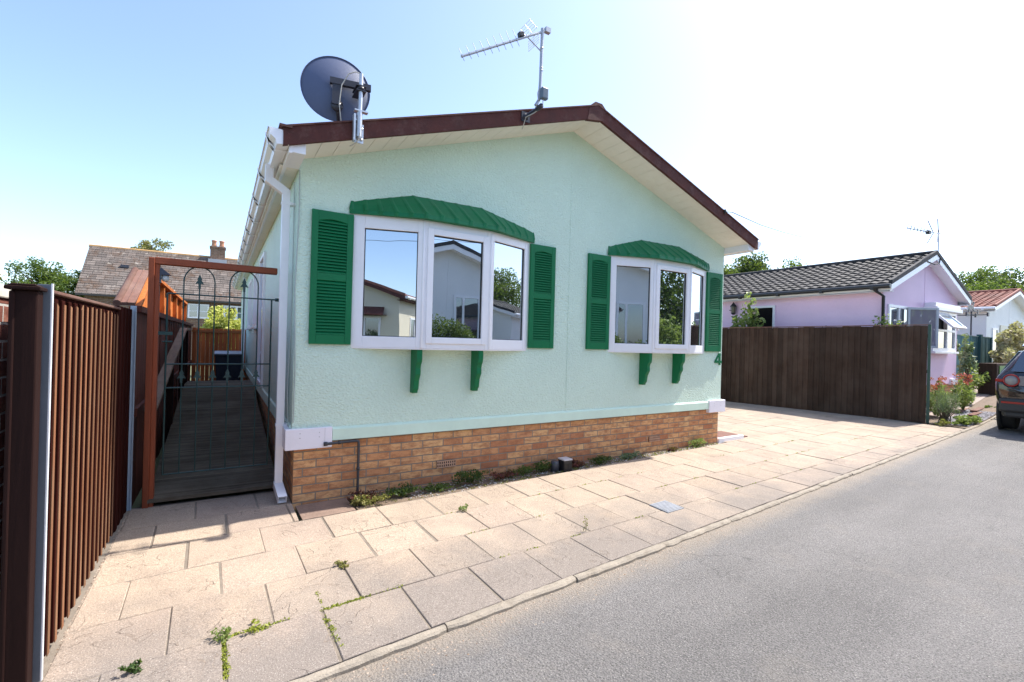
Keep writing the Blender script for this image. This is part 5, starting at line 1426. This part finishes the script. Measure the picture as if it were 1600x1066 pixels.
m = MB(); m.m = CM; m.box(-.012, .04, -.28, .28, .72, .84); m.build('plate_recess', simple('dark_recess', (.03,.03,.03), .5), car)
for x in (.82, 3.72):
    for s in (1, -1):
        m = MB(); m.m = CM; y = s*.70
        m.lathe((x, y, .365), (0, s, 0), [(.25, 0), (.34, .01), (.365, .04), (.365, .20), (.345, .235), (.24, .24), (.23, .2)], 36); wl_ = m.build('wheel', simple('tyre_rubber', (.02,.02,.021), .8), car, fix=True)
        m = MB(); m.m = CM; m.lathe((x, y, .365), (0, s, 0), [(.235, .17), (.235, .228), (.21, .235), (.2, .2)], 30)
        for q_ in range(5):
            w = 2*math.pi*q_/5; d = Vector((math.cos(w), 0, math.sin(w))); pz = Vector((-math.sin(w), 0, math.cos(w)))
            m.obox(Vector((x, y+s*.2, .365)) - pz*.025, d*.22, pz*.05, (0, s*.025, 0))
        m.lathe((x, y, .365), (0, s, 0), [(.06, .19), (.05, .235)], 16); m.build('rim', simple('alloy_rim', (.45,.45,.47), .3, metal=.8), wl_, fix=True)
m = MB(); m.m = CM
for x in (.82, 3.72):
    for s in (1, -1): m.lathe((x, s*.90, .39), (0, s, 0), [(.44, 0), (.455, .05), (.41, .055), (.40, .0)], 30)
each(m, 'wheel_arch', simple('arch_trim', (.022,.022,.023), .6), car, fix=True)
for s in (1, -1):
    m = MB(); m.m = CM; m.lathe((3.0, s*.98, 1.12), (0, s, .1), [(.06, 0), (.10, .06), (.09, .16), (.03, .19)], 12); m.build('door_mirror', PAINT, car)
# far hedge line closing the fields beyond the cottage
g = np.random.default_rng(77); cs = []
for i in range(420):
    a = R(-118 + 116*i/419); d = 85 + 12*math.sin(i*.31) + g.normal()*2
    cs.append((d*math.sin(a), d*math.cos(a), .6 + 2.4*g.random()*(.6+.4*math.sin(i*.17))))
tag(leafmb(cs, 26000, (2.2, 2.2, 1.3), .75, 78, 0).build('treeline', LEAF_B), 'low dark hedge line far off beyond the cottage', 'hedge', kind='stuff')
# ================================================================== ACROSS THE ROAD (seen mirrored in the window glass)
GM = Matrix.Translation((4.75, -7.9, 0)) @ Matrix.Rotation(math.pi, 4, 'Z')
oh, otop = house('white_park_home', -3, 3, 0, 9, 0, .55, 4.15, 3.1, .3, WHITE_R, ROOF_GREY, UPVC, 'white park home mirrored in the middle pane of the nearer bow window', UPVC, box=False)
win(oh, (-1.05, -.005, 0), (1,0,0), .85, 1.15, 2.75, (0,-1,0), (.55,)); win(oh, (.75, -.005, 0), (1,0,0), .9, 1.15, 2.75, (0,-1,0), (.45,))
GM = Matrix.Translation((-6.3, -13.2, 0)) @ Matrix.Rotation(math.pi, 4, 'Z')
ch_, ctop = house('cream_park_home', -3, 3, 0, 10, 0, .55, 4.2, 3.15, .3, CREAM_R, ROOF_RED, ROOF_BR, 'cream park home with red brown verges mirrored in the nearer bow window', UPVC, box=False)
win(ch_, (-2.3, -.005, 0), (1,0,0), 1.3, 1.2, 2.3, (0,-1,0), (.65,))
m = MB(); m.prism([(-2.5, -.4, 2.33), (-.85, -.4, 2.33), (-.95, 0, 2.65), (-2.4, 0, 2.65)], (0, 0, .02)); m.prism([(-2.5, -.4, 2.33), (-.85, -.4, 2.33), (-.85, 0, 2.33), (-2.5, 0, 2.33)], (0, 0, .02)); m.build('canopy', ROOF_BR, ch_, fix=True)
win(ch_, (-3.005, 2.6, 0), (0,-1,0), 1.3, 1.2, 2.35, (-1,0,0), (.65,))
GM = Matrix.Translation((15.5, -7.6, 0)) @ Matrix.Rotation(-math.pi/2, 4, 'Z')
sh_, stop_ = house('white_shed', -2.2, 2.2, 0, 5, 0, .4, 3.5, 2.7, .25, WHITE_R, ROOF_GREY, UPVC, 'plain white gabled outbuilding mirrored in the right pane of the nearer bow window', UPVC, box=False)
GM = None
bush('laurel_hedge', 'clipped laurel hedge mirrored low in the middle pane of the nearer bow window', 'hedge', 4.35, -6.5, 0, 1.35, .5, 2.12, 24000, .06, LEAF_A, 301, 120, .22)
bush('laurel_hedge', 'hedge length mirrored low in the left pane of the farther bow window', 'hedge', 6.9, -6.4, 0, 1.3, .5, 2.05, 20000, .06, LEAF_B, 303, 120, .22)
bush('garden_shrub', 'bright green shrub mirrored in the middle pane of the farther bow window', 'shrub', 11.3, -6.1, 0, 1.5, .7, 2.5, 5200, .11, LEAF_L, 305, 60, .3)
tree('garden_tree', 'dark tree mirrored above the bright shrub in the farther bow window', 'tree', 14.0, -9.6, 0, 6.2, 3.4, 2.8, 3.0, 22000, .17, LEAF_B, 311, 110, .26)
tree('garden_tree', 'tall tree mirrored in the right pane of the nearer bow window', 'tree', 21.5, -9.2, 0, 6.4, 2.4, 2.4, 2.6, 14000, .15, LEAF_A, 313, 70, .24)
m = MB()
for k_, (za, zb) in enumerate(((5.75, 5.95),)):
    a = Vector((-20, -11, za)); b = Vector((14, -13, zb)); m.tube([a.lerp(b, t_/16) - Vector((0,0,.9*4*(t_/16)*(1-t_/16))) for t_ in range(17)], .008, 4)
single(m, 'telephone_line', CABLE_K, (0, -12, 5), 'telephone line mirrored across the sky in a left pane of the mint home', 'cable')

# ================================================================== CAMERA AND LIGHT
cam = bpy.data.cameras.new('camera'); co = bpy.data.objects.new('camera', cam); COL.objects.link(co)
yaw, pitch, roll = 0.55470, 0.0016, 0.0270
px, py, pz, fpx = -0.5451, -4.5058, 1.4774, 733.80
f_ = Vector((math.sin(yaw)*math.cos(pitch), math.cos(yaw)*math.cos(pitch), math.sin(pitch)))
r_ = Vector((math.cos(yaw), -math.sin(yaw), 0)); u_ = r_.cross(f_)
r2 = r_*math.cos(roll) + u_*math.sin(roll); u2 = u_*math.cos(roll) - r_*math.sin(roll)
co.matrix_world = Matrix(((r2.x, u2.x, -f_.x, px), (r2.y, u2.y, -f_.y, py), (r2.z, u2.z, -f_.z, pz), (0, 0, 0, 1)))
cam.sensor_width = 36; cam.lens = fpx*36/1600; cam.clip_start = .05; cam.clip_end = 2000
sc.camera = co
S_ = Vector((.67, -.052, 1.)).normalized()
sun = bpy.data.lights.new('sun', 'SUN'); so = bpy.data.objects.new('sun', sun); COL.objects.link(so)
sun.energy = 3.2; sun.angle = R(.45); sun.color = (1., .95, .87)
so.rotation_euler = S_.to_track_quat('Z', 'Y').to_euler(); so.location = S_*50
wd = bpy.data.worlds.new('World'); sc.world = wd; wd.use_nodes = True
nt = wd.node_tree; bg = nt.nodes['Background']
sky = nt.nodes.new('ShaderNodeTexSky'); sky.sky_type = 'NISHITA'; sky.sun_disc = False
sky.sun_elevation = math.asin(S_.z); sky.sun_rotation = math.atan2(S_.x, S_.y)
sky.air_density = 0.76; sky.dust_density = 1.3; sky.ozone_density = 1.0; sky.altitude = 0
nt.links.new(sky.outputs[0], bg.inputs[0]); bg.inputs[1].default_value = .15
sc.view_settings.view_transform = 'Standard'; sc.view_settings.look = 'None'
sc.view_settings.exposure = 1.42; sc.view_settings.gamma = 1; sc.view_settings.use_curve_mapping = False
sc.render.engine = 'CYCLES'
sc.cycles.use_denoising = True
sc.cycles.max_bounces = 8; sc.cycles.sample_clamp_indirect = 8
